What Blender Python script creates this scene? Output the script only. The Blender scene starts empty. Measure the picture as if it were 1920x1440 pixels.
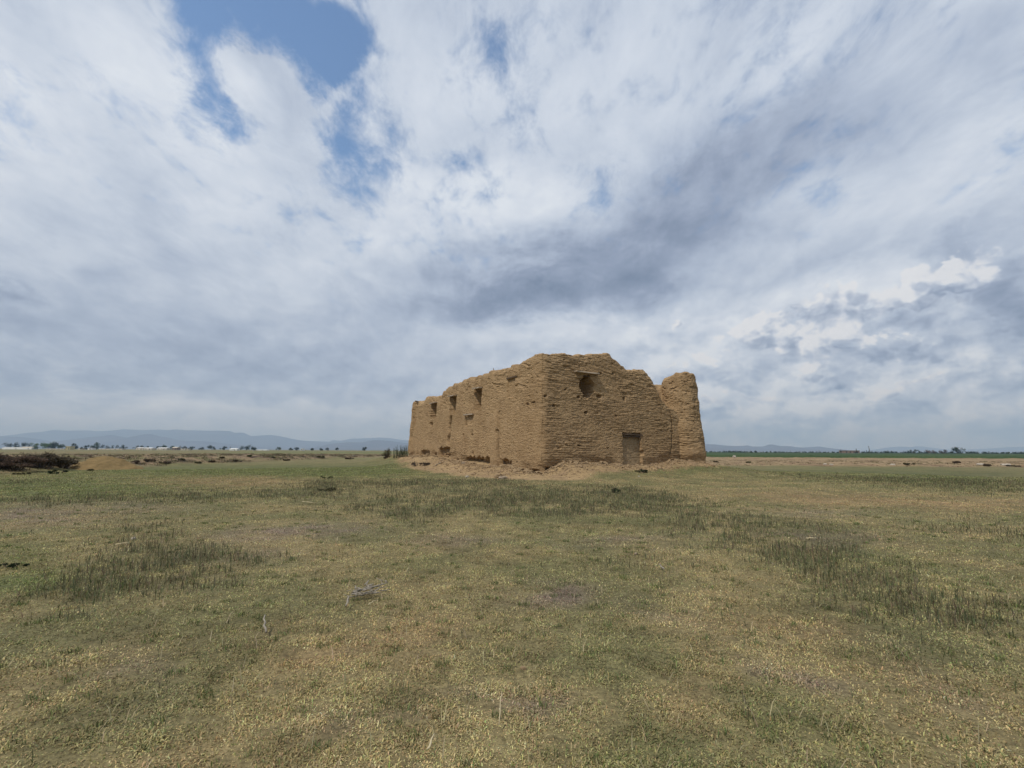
import bpy, bmesh, math, random
import numpy as np
from mathutils import Vector, Matrix

random.seed(7)
RNG = np.random.default_rng(11)
SC = bpy.context.scene
COL = SC.collection
R = math.radians

# ------------------------------------------------------------------ helpers
def lin(r, g, b):
    f = lambda c: (c/255/12.92) if c/255 <= 0.04045 else ((c/255+0.055)/1.055)**2.4
    return (f(r), f(g), f(b))

def hash2(xi, yi, seed):
    h = (xi.astype(np.int64)*374761393 + yi.astype(np.int64)*668265263 + seed*974634777) & 0xffffffff
    h = ((h ^ (h >> 13))*1274126177) & 0xffffffff
    h = ((h ^ (h >> 16))*2246822519) & 0xffffffff
    return (h ^ (h >> 15)) & 0xffffffff

def rnd2(xi, yi, seed):
    return hash2(np.asarray(xi), np.asarray(yi), seed)/4294967295.0

def pn(x, y, seed=0):
    x, y = np.broadcast_arrays(np.asarray(x, float), np.asarray(y, float))
    xi = np.floor(x); yi = np.floor(y); fx = x-xi; fy = y-yi
    u = fx*fx*fx*(fx*(fx*6-15)+10); v = fy*fy*fy*(fy*(fy*6-15)+10)
    def g(ix, iy, dx, dy):
        a = hash2(ix, iy, seed)/4294967296.0*2*math.pi
        return np.cos(a)*dx+np.sin(a)*dy
    a = g(xi, yi, fx, fy); b = g(xi+1, yi, fx-1, fy)
    c = g(xi, yi+1, fx, fy-1); d = g(xi+1, yi+1, fx-1, fy-1)
    return ((a+(b-a)*u)+((c+(d-c)*u)-(a+(b-a)*u))*v)*1.45

def fbm(x, y, seed=0, octv=4, gain=0.5):
    s = 0; a = 1.0; f = 1.0
    for k in range(octv):
        s = s+a*pn(np.asarray(x)*f, np.asarray(y)*f, seed+k*17); a *= gain; f *= 2.03
    return s

def sstep(a, b, x):
    t = np.clip((np.asarray(x, float)-a)/(b-a), 0, 1)
    return t*t*(3-2*t)

def mesh_obj(name, verts, faces, mat=None, parent=None, smooth=False, cols=None):
    me = bpy.data.meshes.new(name)
    verts = np.asarray(verts, np.float32)
    me.vertices.add(len(verts)); me.vertices.foreach_set('co', verts.ravel())
    if isinstance(faces, np.ndarray):
        n, k = faces.shape
        me.loops.add(n*k); me.loops.foreach_set('vertex_index', faces.astype(np.int32).ravel())
        me.polygons.add(n); me.polygons.foreach_set('loop_start', np.arange(0, n*k, k, dtype=np.int32))
        me.polygons.foreach_set('loop_total', np.full(n, k, np.int32))
    else:
        flat = [i for f in faces for i in f]
        me.loops.add(len(flat)); me.loops.foreach_set('vertex_index', flat)
        me.polygons.add(len(faces))
        tot = [len(f) for f in faces]
        me.polygons.foreach_set('loop_start', np.concatenate([[0], np.cumsum(tot)[:-1]]).astype(np.int32))
        me.polygons.foreach_set('loop_total', np.array(tot, np.int32))
    me.update(calc_edges=True)
    me.polygons.foreach_set('use_smooth', np.full(len(me.polygons), smooth))
    if cols is not None:
        at = me.color_attributes.new('Col', 'FLOAT_COLOR', 'POINT')
        c4 = np.ones((len(verts), 4), np.float32); c4[:, :3] = cols
        at.data.foreach_set('color', c4.ravel())
    o = bpy.data.objects.new(name, me); COL.objects.link(o)
    if mat: me.materials.append(mat)
    if parent is not None: o.parent = parent
    return o

def grid_faces(nr, nc):
    i = np.arange(nr-1)[:, None]*nc+np.arange(nc-1)[None, :]
    return np.stack([i, i+1, i+1+nc, i+nc], -1).reshape(-1, 4)

class MB:
    """collects verts / faces of one mesh"""
    def __init__(s): s.v = []; s.f = []
    def add(s, vs, fs):
        n = len(s.v); s.v += [tuple(map(float, p)) for p in vs]; s.f += [tuple(i+n for i in f) for f in fs]
    def box(s, x0, x1, y0, y1, z0, z1):
        vs = [(x, y, z) for z in (z0, z1) for y in (y0, y1) for x in (x0, x1)]
        s.add(vs, [(0, 2, 3, 1), (4, 5, 7, 6), (0, 1, 5, 4), (2, 6, 7, 3), (0, 4, 6, 2), (1, 3, 7, 5)])
    def bar(s, a, b, w, h, roughn=0.0):
        a = Vector(a); b = Vector(b); d = (b-a).normalized()
        up = Vector((0, 0, 1)) if abs(d.z) < 0.9 else Vector((1, 0, 0))
        sd = d.cross(up).normalized(); up = sd.cross(d)
        vs = []; n = 6
        for k in range(n):
            p = a.lerp(b, k/(n-1))
            for sx, sy in ((-1, -1), (1, -1), (1, 1), (-1, 1)):
                j = 1+random.uniform(-roughn, roughn)
                vs.append(p+sd*sx*w*.5*j+up*sy*h*.5*j)
        fs = [(3, 2, 1, 0), tuple(4*(n-1)+i for i in range(4))]
        for k in range(n-1):
            for i in range(4):
                j = (i+1) % 4; fs.append((4*k+i, 4*k+j, 4*k+4+j, 4*k+4+i))
        s.add(vs, fs)
    def tube(s, pts, rad, n=6):
        pts = [Vector(p) for p in pts]; base = []; fs = []; vs = []
        for k, p in enumerate(pts):
            d = (pts[min(k+1, len(pts)-1)]-pts[max(k-1, 0)]).normalized()
            up = Vector((0, 0, 1)) if abs(d.z) < 0.9 else Vector((1, 0, 0))
            a = d.cross(up).normalized(); b = a.cross(d)
            r = rad[k] if hasattr(rad, '__len__') else rad
            for i in range(n):
                t = 2*math.pi*i/n; vs.append(p+a*math.cos(t)*r+b*math.sin(t)*r)
        for k in range(len(pts)-1):
            for i in range(n):
                j = (i+1) % n; fs.append((k*n+i, k*n+j, k*n+n+j, k*n+n+i))
        fs.append(tuple(range(n))[::-1]); fs.append(tuple((len(pts)-1)*n+i for i in range(n)))
        s.add(vs, fs)
    def build(s, name, mat=None, parent=None, smooth=False):
        return mesh_obj(name, s.v, s.f, mat, parent, smooth)

def tag(o, label=None, cat=None, group=None, kind=None):
    if label: o['label'] = label
    if cat: o['category'] = cat
    if group: o['group'] = group
    if kind: o['kind'] = kind
    return o

def empty(name, loc, label=None, cat=None, group=None):
    o = bpy.data.objects.new(name, None); COL.objects.link(o); o.location = loc
    o.empty_display_size = 0.2
    return tag(o, label, cat, group)

# ------------------------------------------------------------------ camera
F = 880.0; W0, H0 = 1920, 1440
EYE = Vector((0, 0, 1.6))
PITCH = math.atan((845.2-720)/F); ROLL = R(0.28)
fw = Vector((0, math.cos(PITCH), math.sin(PITCH)))
r0 = Vector((1, 0, 0)); u0 = Vector((0, -math.sin(PITCH), math.cos(PITCH)))
rt = r0*math.cos(ROLL)+u0*math.sin(ROLL); up = u0*math.cos(ROLL)-r0*math.sin(ROLL)
cd = bpy.data.cameras.new('camera'); cam = bpy.data.objects.new('camera', cd); COL.objects.link(cam)
cd.sensor_width = 36; cd.lens = 36*F/W0; cd.clip_start = 0.05; cd.clip_end = 90000
M = Matrix((rt, up, -fw)).transposed().to_4x4(); M.translation = EYE
cam.matrix_world = M
SC.camera = cam
SC.render.resolution_x = 1024; SC.render.resolution_y = 768

def ray(px, py):
    return (rt*((px-960)/F)+up*((720-py)/F)+fw).normalized()
def to_px(x, y, z):
    dx, dy, dz = np.asarray(x, float), np.asarray(y, float), np.asarray(z, float)-EYE.z
    cf = dx*fw.x+dy*fw.y+dz*fw.z; ok = cf > 0.3; cf = np.where(ok, cf, 1.0)
    qx = 960+F*(dx*rt.x+dy*rt.y+dz*rt.z)/cf; qy = 720-F*(dx*up.x+dy*up.y+dz*up.z)/cf
    return np.where(ok, qx, -9999), np.where(ok, qy, -9999)
def horizon_y(px):
    return 845.2+(px-960)*math.tan(ROLL)
def at_depth(px, depth, py=None):
    """point on the bearing of column px at forward distance depth (and the height of row py)"""
    d = ray(px, horizon_y(px) if py is None else py)
    return EYE+d*(depth/d.y)

# ------------------------------------------------------------------ fort plan
CN = at_depth(1013, 29.0); RE = at_depth(1300, 36.2); LE = at_depth(769, 58.0)
CN.z = RE.z = LE.z = 0
uL = (CN-LE); LEN_L = uL.length; uL.normalize()       # left end -> corner
uR = (RE-CN); LEN_R = uR.length; uR.normalize()       # corner -> right end
nL = Vector((uL.y, -uL.x, 0)); nR = Vector((uR.y, -uR.x, 0))   # outward normals
BAT = 0.045

def on_wall(px, py, side):
    P, n = (CN, nL) if side == 'L' else (CN, nR)
    d = ray(px, py); m = n+Vector((0, 0, BAT))
    t = (P-EYE).dot(m)-BAT*0
    t = ((P.x-EYE.x)*n.x+(P.y-EYE.y)*n.y-BAT*EYE.z)/(d.dot(m))
    X = EYE+d*t
    s = LEN_L+(X-CN).dot(uL) if side == 'L' else LEN_L+(X-CN).dot(uR)
    return s, X.z

TOP_L = [(769,757),(781,752),(794,757),(796,748),(799,745),(804,743),(809,746),(814,745),(827,742),(828.5,737),(830,731),(836,727.5),(846,724),(852,720),(856,719),(868,713),(880,709),(881,712),(886,709),(895,706.5),(903,701.5),(907,699.5),(911,701),(916,698),(919,696.5),(924,697.5),(927,695),(929,691.5),(940,688),(950,687),(962,686),(971,683),(985,675),(997,669),(1003,665.5),(1008,663)]
TOP_R = [(1020,662.5),(1048,663),(1053,662),(1065,664.5),(1080,666),(1086,663.5),(1098,666),(1105,664),(1110,661.5),(1125,663.5),(1135,663),(1143,663),(1146,667),(1150,672),(1158,677),(1168,686),(1176,692),(1180,695),(1195,694),(1203,692.5),(1210,694),(1215,700),(1222,709),(1227,717),(1232,729),(1238,744),(1247,757),(1262,768),(1290,775)]
BASE_L = [(769,853),(785,853),(800,856),(815,854),(842,854),(860,860),(875,867),(900,871),(930,873),(945,876),(960,875),(985,880),(1000,886),(1010,887)]
BASE_R = [(1016,886),(1025,882),(1040,873),(1055,867),(1080,868),(1110,867),(1140,871),(1170,873),(1200,872),(1225,870),(1250,865),(1262,862),(1285,865),(1300,868)]
tp = [on_wall(x, y, 'L') for x, y in TOP_L]+[on_wall(x, y, 'R') for x, y in TOP_R]
bp = [on_wall(x, y, 'L') for x, y in BASE_L]+[on_wall(x, y, 'R') for x, y in BASE_R]
tp.sort(); bp.sort()
TS, TZ = np.array(tp).T; BS, BZ = np.array(bp).T
LEN = LEN_L+LEN_R

# ------------------------------------------------------------------ terrain
def fort_dist(x, y):
    """distance outside the fort's footprint and the path parameter of the nearest wall point"""
    x = np.asarray(x, float); y = np.asarray(y, float)
    dx, dy = x-CN.x, y-CN.y
    a = dx*(-uL.x)+dy*(-uL.y); b = dx*uR.x+dy*uR.y       # along the two walls, from the corner
    a0 = np.clip(a, 0, LEN_L); b0 = np.clip(b, 0, LEN_R)
    d = np.hypot(a-a0, b-b0)
    # path parameter: which wall is nearer
    onL = (b <= 0) | ((b < a) & (a > 0) & (b < 4))
    s = np.where(b0 <= a0*0.0+1e-6, LEN_L-a0, LEN_L+b0)
    s = np.where((b > 0) & (a > LEN_L), 0.0, s)
    return d, s, (d <= 0)

def terrain(x, y):
    x = np.asarray(x, float); y = np.asarray(y, float)
    h = 0.05*fbm(x*0.16, y*0.16, 3, 3)+0.018*fbm(x*0.9, y*0.9, 5, 2)
    r = np.hypot(x, y)
    h = h*np.clip(1.3-r/220, 0.1, 1)
    d, s, ins = fort_dist(x, y)
    hb = np.interp(s, BS, BZ)
    wdt = np.interp(s, [0, LEN_L*0.5, LEN_L, LEN_L+6, LEN], [6, 8, 8.5, 9, 8])
    k = np.clip(1-d/wdt, 0, 1)
    lump = (0.11*fbm(x*0.7, y*0.7, 21, 3)+.07*fbm(x*2.1, y*2.1, 22, 3))*np.clip(1-d/5, 0, 1)*sstep(0.1, 0.8, d)
    h = h*(1-k)+(hb*k**2.2)+lump
    ax, ay = x-CN.x, y-CN.y
    ia = ax*(-uL.x)+ay*(-uL.y); ib = ax*uR.x+ay*uR.y
    deep = np.minimum(np.minimum(ia, LEN_L-ia), np.minimum(ib, LEN_R-ib))
    h = np.where(ins, hb-0.05+0.55*sstep(1.6, 3.2, deep), h)
    # rough spoil bank running away on the left
    edge = -32+2.2*pn(y*0.09, 0*y, 31)+0.9*pn(y*0.35, 0*y+4, 32)
    bank = sstep(0.5, -3.5, x-edge)*sstep(24, 34, y)*(1-sstep(150, 230, y))
    h = h+bank*(0.34+0.42*fbm(x*0.24, y*0.13, 41, 4)+0.14*fbm(x*1.1, y*0.7, 45, 3))*(1-.45*sstep(70, 150, y))
    # ploughed band on the right
    yr = 53+2.0*pn(x*0.11, 0*x+2, 33)
    band = sstep(0, 3, y-yr)*(1-sstep(120, 150, y))*sstep(12, 18, x-0.12*(y-50))
    h = h+band*(0.18+0.20*fbm(x*0.25, y*0.3, 51, 4)+0.05*fbm(x*1.5, y*1.5, 52, 2))
    return h

def ground_hit(px, py):
    d = ray(px, py); t = 1.5
    for _ in range(4000):
        p = EYE+d*t
        g = float(terrain(p.x, p.y))
        if p.z <= g: break
        t += max(0.02, (p.z-g)*0.5) if p.z-g > 0.02 else 0.02
        if t > 3000: break
    p = EYE+d*t
    return Vector((p.x, p.y, float(terrain(p.x, p.y))))

# patches: (x, y, rx, ry, slope degrees, amount), where the photograph shows them on the ground
def patch_sum(lst, qx, qy, grow=1.0):
    tot = np.zeros_like(qx)
    for cx, cy, rx, ry, ang, a in lst:
        t = math.radians(ang); dx = qx-cx; dy = qy-cy
        ux = (dx*math.cos(t)+dy*math.sin(t))/(rx*grow); uy = (-dx*math.sin(t)+dy*math.cos(t))/(ry*grow)
        tot = tot+a*np.exp(-(ux*ux+uy*uy)*1.1)
    return tot
TALL = [(860,938,190,20,0,.8),(1150,940,130,17,3,1.15),(760,960,90,16,0,.5),(985,932,70,10,0,.6),(1040,955,120,14,0,.5),(1310,975,110,26,10,.45),
        (1350,1000,80,22,5,.4),(1490,1048,110,26,13,1.1),(1640,1105,130,36,18,1.0),(1770,1160,110,55,20,.8),(1560,1130,60,40,0,.6),(1850,995,100,20,4,.7),(1480,985,70,14,0,.5),(1590,1020,60,18,0,.35),
        (275,1058,80,30,0,1.7),(205,1098,140,22,-12,1.3),(400,1058,80,26,0,1.1),(120,1120,90,20,-10,.7),(60,1140,80,25,-10,.5),(1180,1062,60,26,0,.45),(1290,1060,50,20,0,.4),
        (150,940,220,9,-1,.8),(420,927,140,7,0,.8),(720,908,130,7,0,.9),(610,918,50,7,0,.6),(1700,898,150,14,3,.7),(1860,900,110,18,3,.9),(1500,893,120,7,2,.4),(40,905,70,4,0,.7),
        (1180,920,60,6,0,.3),(240,985,80,20,0,.35),(500,1080,60,20,0,.35),(930,905,60,5,0,.5)]
PURP = [(560,997,140,14,-3,1),(1045,1128,95,22,0,.9),(930,1292,110,22,0,.8),(1440,1245,70,26,15,.9),(1530,960,120,10,0,.5),(60,965,110,22,0,.8),(250,950,120,14,0,.5),(1560,1010,110,16,5,.8),(850,1010,90,14,0,.6),(1170,1010,110,14,0,.7),(1740,1260,120,30,20,.5),(450,1040,100,18,0,.5),(680,1390,120,30,0,.4),(1250,1150,90,20,0,.4),(200,1280,120,40,0,.4)]
GREEN = [(90,915,340,28,0,1.15),(430,880,330,12,0,.7),(60,1085,130,34,-8,1.0),(40,1035,90,24,0,.6),(480,884,300,10,0,.7),(650,885,160,14,0,.8),(1750,893,240,20,2,1.0),(1450,885,180,8,0,.5),(1330,885,90,8,0,.5),(1230,890,120,8,0,.5),(1700,1100,200,60,18,.5),(1180,1420,160,40,0,.4),(320,1350,120,40,0,.25),(1100,1000,200,30,0,.3),(1560,1400,160,50,0,.3),(700,1310,80,26,0,.3)]
SOIL = [(400,902,150,12,0,1.7),(1560,935,260,12,2,.8),(1850,945,160,14,2,.6),(720,1190,200,40,0,.5),(1500,1180,200,40,15,.45),(1820,880,80,5,0,.3),(250,1420,260,70,0,.4),(900,1180,150,30,0,.3),(1330,1310,120,40,0,.3)]

def zones(x, y):
    """what grows or lies where: tall grass, purple stalks, green lawn, bare soil, rubble dirt, bank, band (0..1 each)"""
    x = np.asarray(x, float); y = np.asarray(y, float)
    wx = x+0.45*fbm(x*0.7, y*0.7, 61, 3)+0.10*fbm(x*4, y*4, 67, 2)
    wy = y+0.55*fbm(x*0.7+9, y*0.7, 62, 3)+0.10*fbm(x*4, y*4, 68, 2)
    r = np.hypot(x, y)
    qx, qy = to_px(wx, wy, 0*x)
    grain = fbm(x*1.3, y*1.3, 63, 3)
    tall = np.clip(patch_sum(TALL, qx, qy, 1.3)*(0.72+0.9*grain+.5*fbm(x*.5, y*.5, 69, 2)+.7*fbm(x*3.1, y*3.1, 70, 3))-0.04, 0, 1.2)
    purp = np.clip(patch_sum(PURP, qx, qy)*(0.9+0.7*fbm(x*1.7, y*1.7, 64, 2)), 0, 1)
    green = np.clip(patch_sum(GREEN, qx, qy)*(0.9+0.5*fbm(x*0.8, y*0.8, 65, 2)), 0, 1)
    soil = np.clip(patch_sum(SOIL, qx, qy)*(0.9+0.8*fbm(x*1.1, y*1.1, 66, 3)), 0, 1)
    d, s, ins = fort_dist(x, y)
    D = np.interp(s, [0, 4, 8, LEN_L*0.55, LEN_L-3, LEN_L, LEN_L+2, LEN_L+5, LEN_L+9, LEN], [.1, .3, 1.3, 3.7, 4.3, 4.0, 2.8, 2.3, 1.5, 1.6])
    D = D+0.5*fbm(x*0.5, y*0.5, 71, 3)+.35*fbm(x*1.8, y*1.8, 72, 3)
    dirt = np.where(ins, 1.0, 1-sstep(-0.5, 0.45, d-D))
    edge = -32+2.2*pn(y*0.09, 0*y, 31)+0.9*pn(y*0.35, 0*y+4, 32)
    bank = sstep(0.5, -2.5, x-edge)*sstep(22, 32, y)*(1-sstep(150, 230, y))
    yr = 53+2.0*pn(x*0.11, 0*x+2, 33)
    band = sstep(0, 2, y-yr)*(1-sstep(135, 150, y))*sstep(12, 18, x-0.12*(y-50))
    return tall, purp, green, soil, dirt, bank, band, r

C_MAT  = np.array([0.252, 0.202, 0.098])   # dry mat of low plants
C_MAT2 = np.array([0.178, 0.160, 0.074])   # olive part of the mat
C_GRN  = np.array([0.122, 0.134, 0.050])
C_TALL = np.array([0.095, 0.098, 0.050])
C_PURP = np.array([0.210, 0.155, 0.128])
C_SOIL = np.array([0.310, 0.200, 0.105])
C_DIRT = np.array([0.330, 0.230, 0.120])
C_BANK = np.array([0.235, 0.170, 0.102])
C_BAND = np.array([0.275, 0.198, 0.112])
C_PLAIN = np.array([0.190, 0.155, 0.075])

def ground_color(x, y, z=None, litter_shade=False):
    tall, purp, green, soil, dirt, bank, band, r = zones(x, y) if z is None else z
    def mix(c, d, t): return c+(d-c)*np.clip(t, 0, 1)[:, None]
    n1 = fbm(x*0.55, y*0.55, 81, 4)*0.5+0.5
    c = mix(np.tile(C_MAT, (len(x), 1)), C_MAT2, sstep(0.25, 0.8, n1))
    c = mix(c, C_SOIL, soil*0.65)
    c = mix(c, C_PURP, purp*0.7)
    c = mix(c, C_GRN, green*0.9)
    c = mix(c, C_TALL, np.clip(tall, 0, 1)*0.42)
    far = sstep(55, 120, r)
    strip = fbm(x*0.006, y*0.02, 83, 4)*0.5+0.5
    pl = mix(np.tile(C_PLAIN, (len(x), 1)), C_GRN*1.1, sstep(0.35, 0.8, strip))
    c = mix(c, pl, far)
    bn = fbm(x*0.30, y*0.22, 85, 4)*0.5+0.5
    cb = mix(np.tile(C_BANK, (len(x), 1)), np.array([0.080, 0.055, 0.038]), sstep(0.55, 0.75, bn))
    cb = mix(cb, C_GRN*0.9, sstep(0.5, 0.25, bn)*0.6)
    c = mix(c, cb, bank*(1-.5*sstep(110, 200, r)))
    cn = fbm(x*0.35, y*0.35, 87, 4)*0.5+0.5
    cd_ = mix(np.tile(C_BAND, (len(x), 1)), np.array([0.19, 0.12, 0.075]), sstep(0.5, 0.9, cn))
    c = mix(c, cd_, band)
    dn = fbm(x*0.9, y*0.9, 88, 4)*0.5+0.5
    cc = mix(np.tile(C_DIRT, (len(x), 1)), np.array([0.29, 0.198, 0.112]), sstep(0.45, 0.85, dn))
    c = mix(c, cc, dirt)
    if litter_shade: c = c*(1-.12*np.clip((1-dirt)*(1-band)*(1-bank)*(1-far), 0, 1))[:, None]  # shade between turf blades painted into the colour, along with dark dead plant matter
    return c

# ------------------------------------------------------------------ materials
def new_mat(name):
    m = bpy.data.materials.new(name); m.use_nodes = True
    nt = m.node_tree; b = nt.nodes['Principled BSDF']
    b.inputs['Roughness'].default_value = 0.9
    b.inputs['Specular IOR Level'].default_value = 0.15
    return m, nt, b
def nd(nt, t, **kw):
    n = nt.nodes.new(t)
    for k, v in kw.items():
        if k in ('operation', 'blend_type', 'data_type', 'interpolation_type', 'vector_type', 'attribute_name', 'noise_dimensions', 'feature', 'clamp', 'use_clamp'):
            setattr(n, k, v)
        else:
            n.inputs[k].default_value = v
    return n
def noise(nt, vec, scale, detail=4, rough=0.55, dist=0.0):
    n = nd(nt, 'ShaderNodeTexNoise', Scale=scale, Detail=detail, Roughness=rough, Distortion=dist)
    nt.links.new(vec, n.inputs['Vector']); return n.outputs['Fac']
def mrange(nt, v, a, b, c, d):
    n = nd(nt, 'ShaderNodeMapRange'); n.inputs['From Min'].default_value = a; n.inputs['From Max'].default_value = b
    n.inputs['To Min'].default_value = c; n.inputs['To Max'].default_value = d
    nt.links.new(v, n.inputs['Value']); return n.outputs['Result']
def mixc(nt, fac, a, b, mode='MIX'):
    n = nd(nt, 'ShaderNodeMix', data_type='RGBA', blend_type=mode)
    for sock, v in ((n.inputs[0], fac), (n.inputs[6], a), (n.inputs[7], b)):
        if isinstance(v, (int, float)): sock.default_value = v
        elif isinstance(v, tuple): sock.default_value = (*v, 1)
        else: nt.links.new(v, sock)
    return n.outputs[2]
def pos(nt, scale=(1, 1, 1)):
    g = nt.nodes.new('ShaderNodeNewGeometry')
    m = nd(nt, 'ShaderNodeMapping'); m.inputs['Scale'].default_value = scale
    nt.links.new(g.outputs['Position'], m.inputs['Vector']); return m.outputs['Vector']
def bump(nt, b, h, strength, dist):
    n = nd(nt, 'ShaderNodeBump', Strength=strength, Distance=dist)
    nt.links.new(h, n.inputs['Height']); nt.links.new(n.outputs['Normal'], b.inputs['Normal'])
def mathn(nt, op, a, b=None, c=None):
    n = nd(nt, 'ShaderNodeMath', operation=op)
    for i, v in enumerate((a, b, c)):
        if v is None: continue
        if isinstance(v, (int, float)): n.inputs[i].default_value = v
        else: nt.links.new(v, n.inputs[i])
    return n.outputs[0]

def ground_mat():
    m, nt, b = new_mat('ground_soil_and_turf')
    a = nd(nt, 'ShaderNodeAttribute', attribute_name='Col')
    P = pos(nt)
    f1 = mrange(nt, noise(nt, P, 26, 5, .7), .3, .7, 0.45, 1.45)
    f2 = mrange(nt, noise(nt, P, 4.5, 5, .65), .3, .7, 0.7, 1.25)
    f3 = mrange(nt, noise(nt, P, .35, 5, .6), .3, .7, 0.82, 1.15)
    f = mathn(nt, 'MULTIPLY', mathn(nt, 'MULTIPLY', f1, f2), f3)
    comb = nd(nt, 'ShaderNodeCombineColor')
    for i in range(3): nt.links.new(f, comb.inputs[i])
    c = mixc(nt, 1.0, a.outputs['Color'], comb.outputs[0], 'MULTIPLY')
    nt.links.new(c, b.inputs['Base Color'])
    h = mathn(nt, 'ADD', mathn(nt, 'MULTIPLY', noise(nt, P, 40, 4, .7), .3), noise(nt, P, 7, 5, .7))
    bump(nt, b, h, 0.9, 0.05)
    return m

def mud_mat(name, base, dark, scale=1.0, courses=True):
    m, nt, b = new_mat(name)
    P = pos(nt); Ps = pos(nt, (1, 1, 6))
    big = noise(nt, P, .45*scale, 5, .6); mid = noise(nt, Ps, 1.6*scale, 6, .65); fine = noise(nt, P, 18*scale, 4, .7)
    c = mixc(nt, mrange(nt, big, .35, .68, 0, 1), base, dark)
    c = mixc(nt, mrange(nt, mid, .42, .72, 0, .55), c, tuple(x*0.62 for x in dark))
    c = mixc(nt, mrange(nt, fine, .45, .8, 0, .5), c, tuple(min(1, x*1.35) for x in base))
    if courses:
        strk = noise(nt, pos(nt, (1, 1, .12)), 1.3, 5, .65); pale = noise(nt, P, .8, 6, .7)
        c = mixc(nt, mrange(nt, strk, .55, .75, 0, .40), c, tuple(x*.70 for x in dark))
        c = mixc(nt, mrange(nt, pale, .56, .70, 0, .45), c, (base[0]*1.18, base[1]*1.2, base[2]*1.3))
        brk = noise(nt, pos(nt, (1, 1, 5)), 2.6, 2, .5); c = mixc(nt, mrange(nt, brk, .55, .75, 0, .35), c, (base[0]*.72, base[1]*.62, base[2]*.55))
    nt.links.new(c, b.inputs['Base Color'])
    h = mathn(nt, 'ADD', mathn(nt, 'MULTIPLY', fine, .4), mathn(nt, 'ADD', noise(nt, Ps, 3.0*scale, 6, .7), noise(nt, P, 7, 5, .7)))
    bump(nt, b, h, 1.0, 0.09)
    b.inputs['Roughness'].default_value = 0.95; b.inputs['Specular IOR Level'].default_value = 0.05
    return m

def noisy_mat(name, c0, c1, scale=8, bumpd=0.01, stretch=(1, 1, 1), rough=.85):
    m, nt, b = new_mat(name); P = pos(nt, stretch)
    f = noise(nt, P, scale, 5, .65)
    nt.links.new(mixc(nt, mrange(nt, f, .3, .7, 0, 1), c0, c1), b.inputs['Base Color'])
    b.inputs['Roughness'].default_value = rough
    if bumpd: bump(nt, b, f, .7, bumpd)
    return m

def col_mat(name, transl=0.0, grain=0):
    m, nt, b = new_mat(name)
    a = nd(nt, 'ShaderNodeAttribute', attribute_name='Col')
    nt.links.new(a.outputs['Color'], b.inputs['Base Color'])
    b.inputs['Roughness'].default_value = 0.75; b.inputs['Specular IOR Level'].default_value = 0.2
    if transl:
        t = nt.nodes.new('ShaderNodeBsdfTranslucent'); nt.links.new(a.outputs['Color'], t.inputs['Color'])
        mx = nt.nodes.new('ShaderNodeMixShader'); mx.inputs[0].default_value = transl
        nt.links.new(b.outputs[0], mx.inputs[1]); nt.links.new(t.outputs[0], mx.inputs[2])
        nt.links.new(mx.outputs[0], nt.nodes['Material Output'].inputs['Surface'])
    return m

def leaf_mat(name, c0, c1):
    m, nt, b = new_mat(name)
    g = nt.nodes.new('ShaderNodeNewGeometry')
    c = mixc(nt, g.outputs['Random Per Island'], c0, c1)
    nt.links.new(c, b.inputs['Base Color'])
    t = nt.nodes.new('ShaderNodeBsdfTranslucent'); nt.links.new(c, t.inputs['Color'])
    mx = nt.nodes.new('ShaderNodeMixShader'); mx.inputs[0].default_value = .25
    nt.links.new(b.outputs[0], mx.inputs[1]); nt.links.new(t.outputs[0], mx.inputs[2])
    nt.links.new(mx.outputs[0], nt.nodes['Material Output'].inputs['Surface'])
    return m

MUD = mud_mat('mud_brick', (0.425, 0.294, 0.163), (0.330, 0.219, 0.118))
MUD_IN = mud_mat('mud_infill', (0.36, 0.262, 0.155), (0.25, 0.178, 0.10))
MUD_PALE = mud_mat('mud_plaster', (0.45, 0.31, 0.17), (0.38, 0.25, 0.13))
WOOD = noisy_mat('weathered_wood', (0.44, 0.36, 0.27), (0.27, 0.21, 0.15), 14, .01, (1, 1, 1))
WOOD_DK = noisy_mat('old_dark_wood', (0.13, 0.09, 0.06), (0.07, 0.05, 0.035), 14, .01)
STONE = noisy_mat('rubble_stone', (0.310, 0.220, 0.125), (0.20, 0.14, 0.082), 6, .02)
STONE_W = noisy_mat('pale_stone', (0.50, 0.45, 0.38), (0.38, 0.33, 0.27), 6, .02)
STONE_G = noisy_mat('grey_stone', (0.34, 0.27, 0.20), (0.22, 0.17, 0.12), 6, .02)
GROUND = ground_mat()
GRASS = col_mat('grass_blades', .25)

# ------------------------------------------------------------------ ground sheet
def axis(segs):
    out = [segs[0][0]]
    for a, b, st in segs:
        n = max(1, int(round((b-a)/st))); out += list(a+(b-a)*np.arange(1, n+1)/n)
    return np.array(out)
def geo(a, b, st, ratio):
    out = []; p = a
    while p < b: st *= ratio; p += st; out.append(min(p, b))
    return np.array(out)
gx = axis([(-14, 14, .14)]); gxp = np.concatenate([axis([(14, 40, .28), (40, 76, .42)])[1:], geo(76, 22000, .45, 1.07)])
gx = np.concatenate([-gxp[::-1], gx, gxp])
gy = np.concatenate([-geo(1, 22000, 1.0, 1.35)[::-1]+0, axis([(-1, 2, .5), (2, 13, .12), (13, 60, .22), (60, 120, .45)]), geo(120, 22000, .5, 1.06)])
X, Y = np.meshgrid(gx, gy)
xf, yf = X.ravel(), Y.ravel()
zf = terrain(xf, yf)
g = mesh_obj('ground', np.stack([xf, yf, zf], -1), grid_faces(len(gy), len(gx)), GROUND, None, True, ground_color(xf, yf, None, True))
tag(g, kind='structure')

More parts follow.
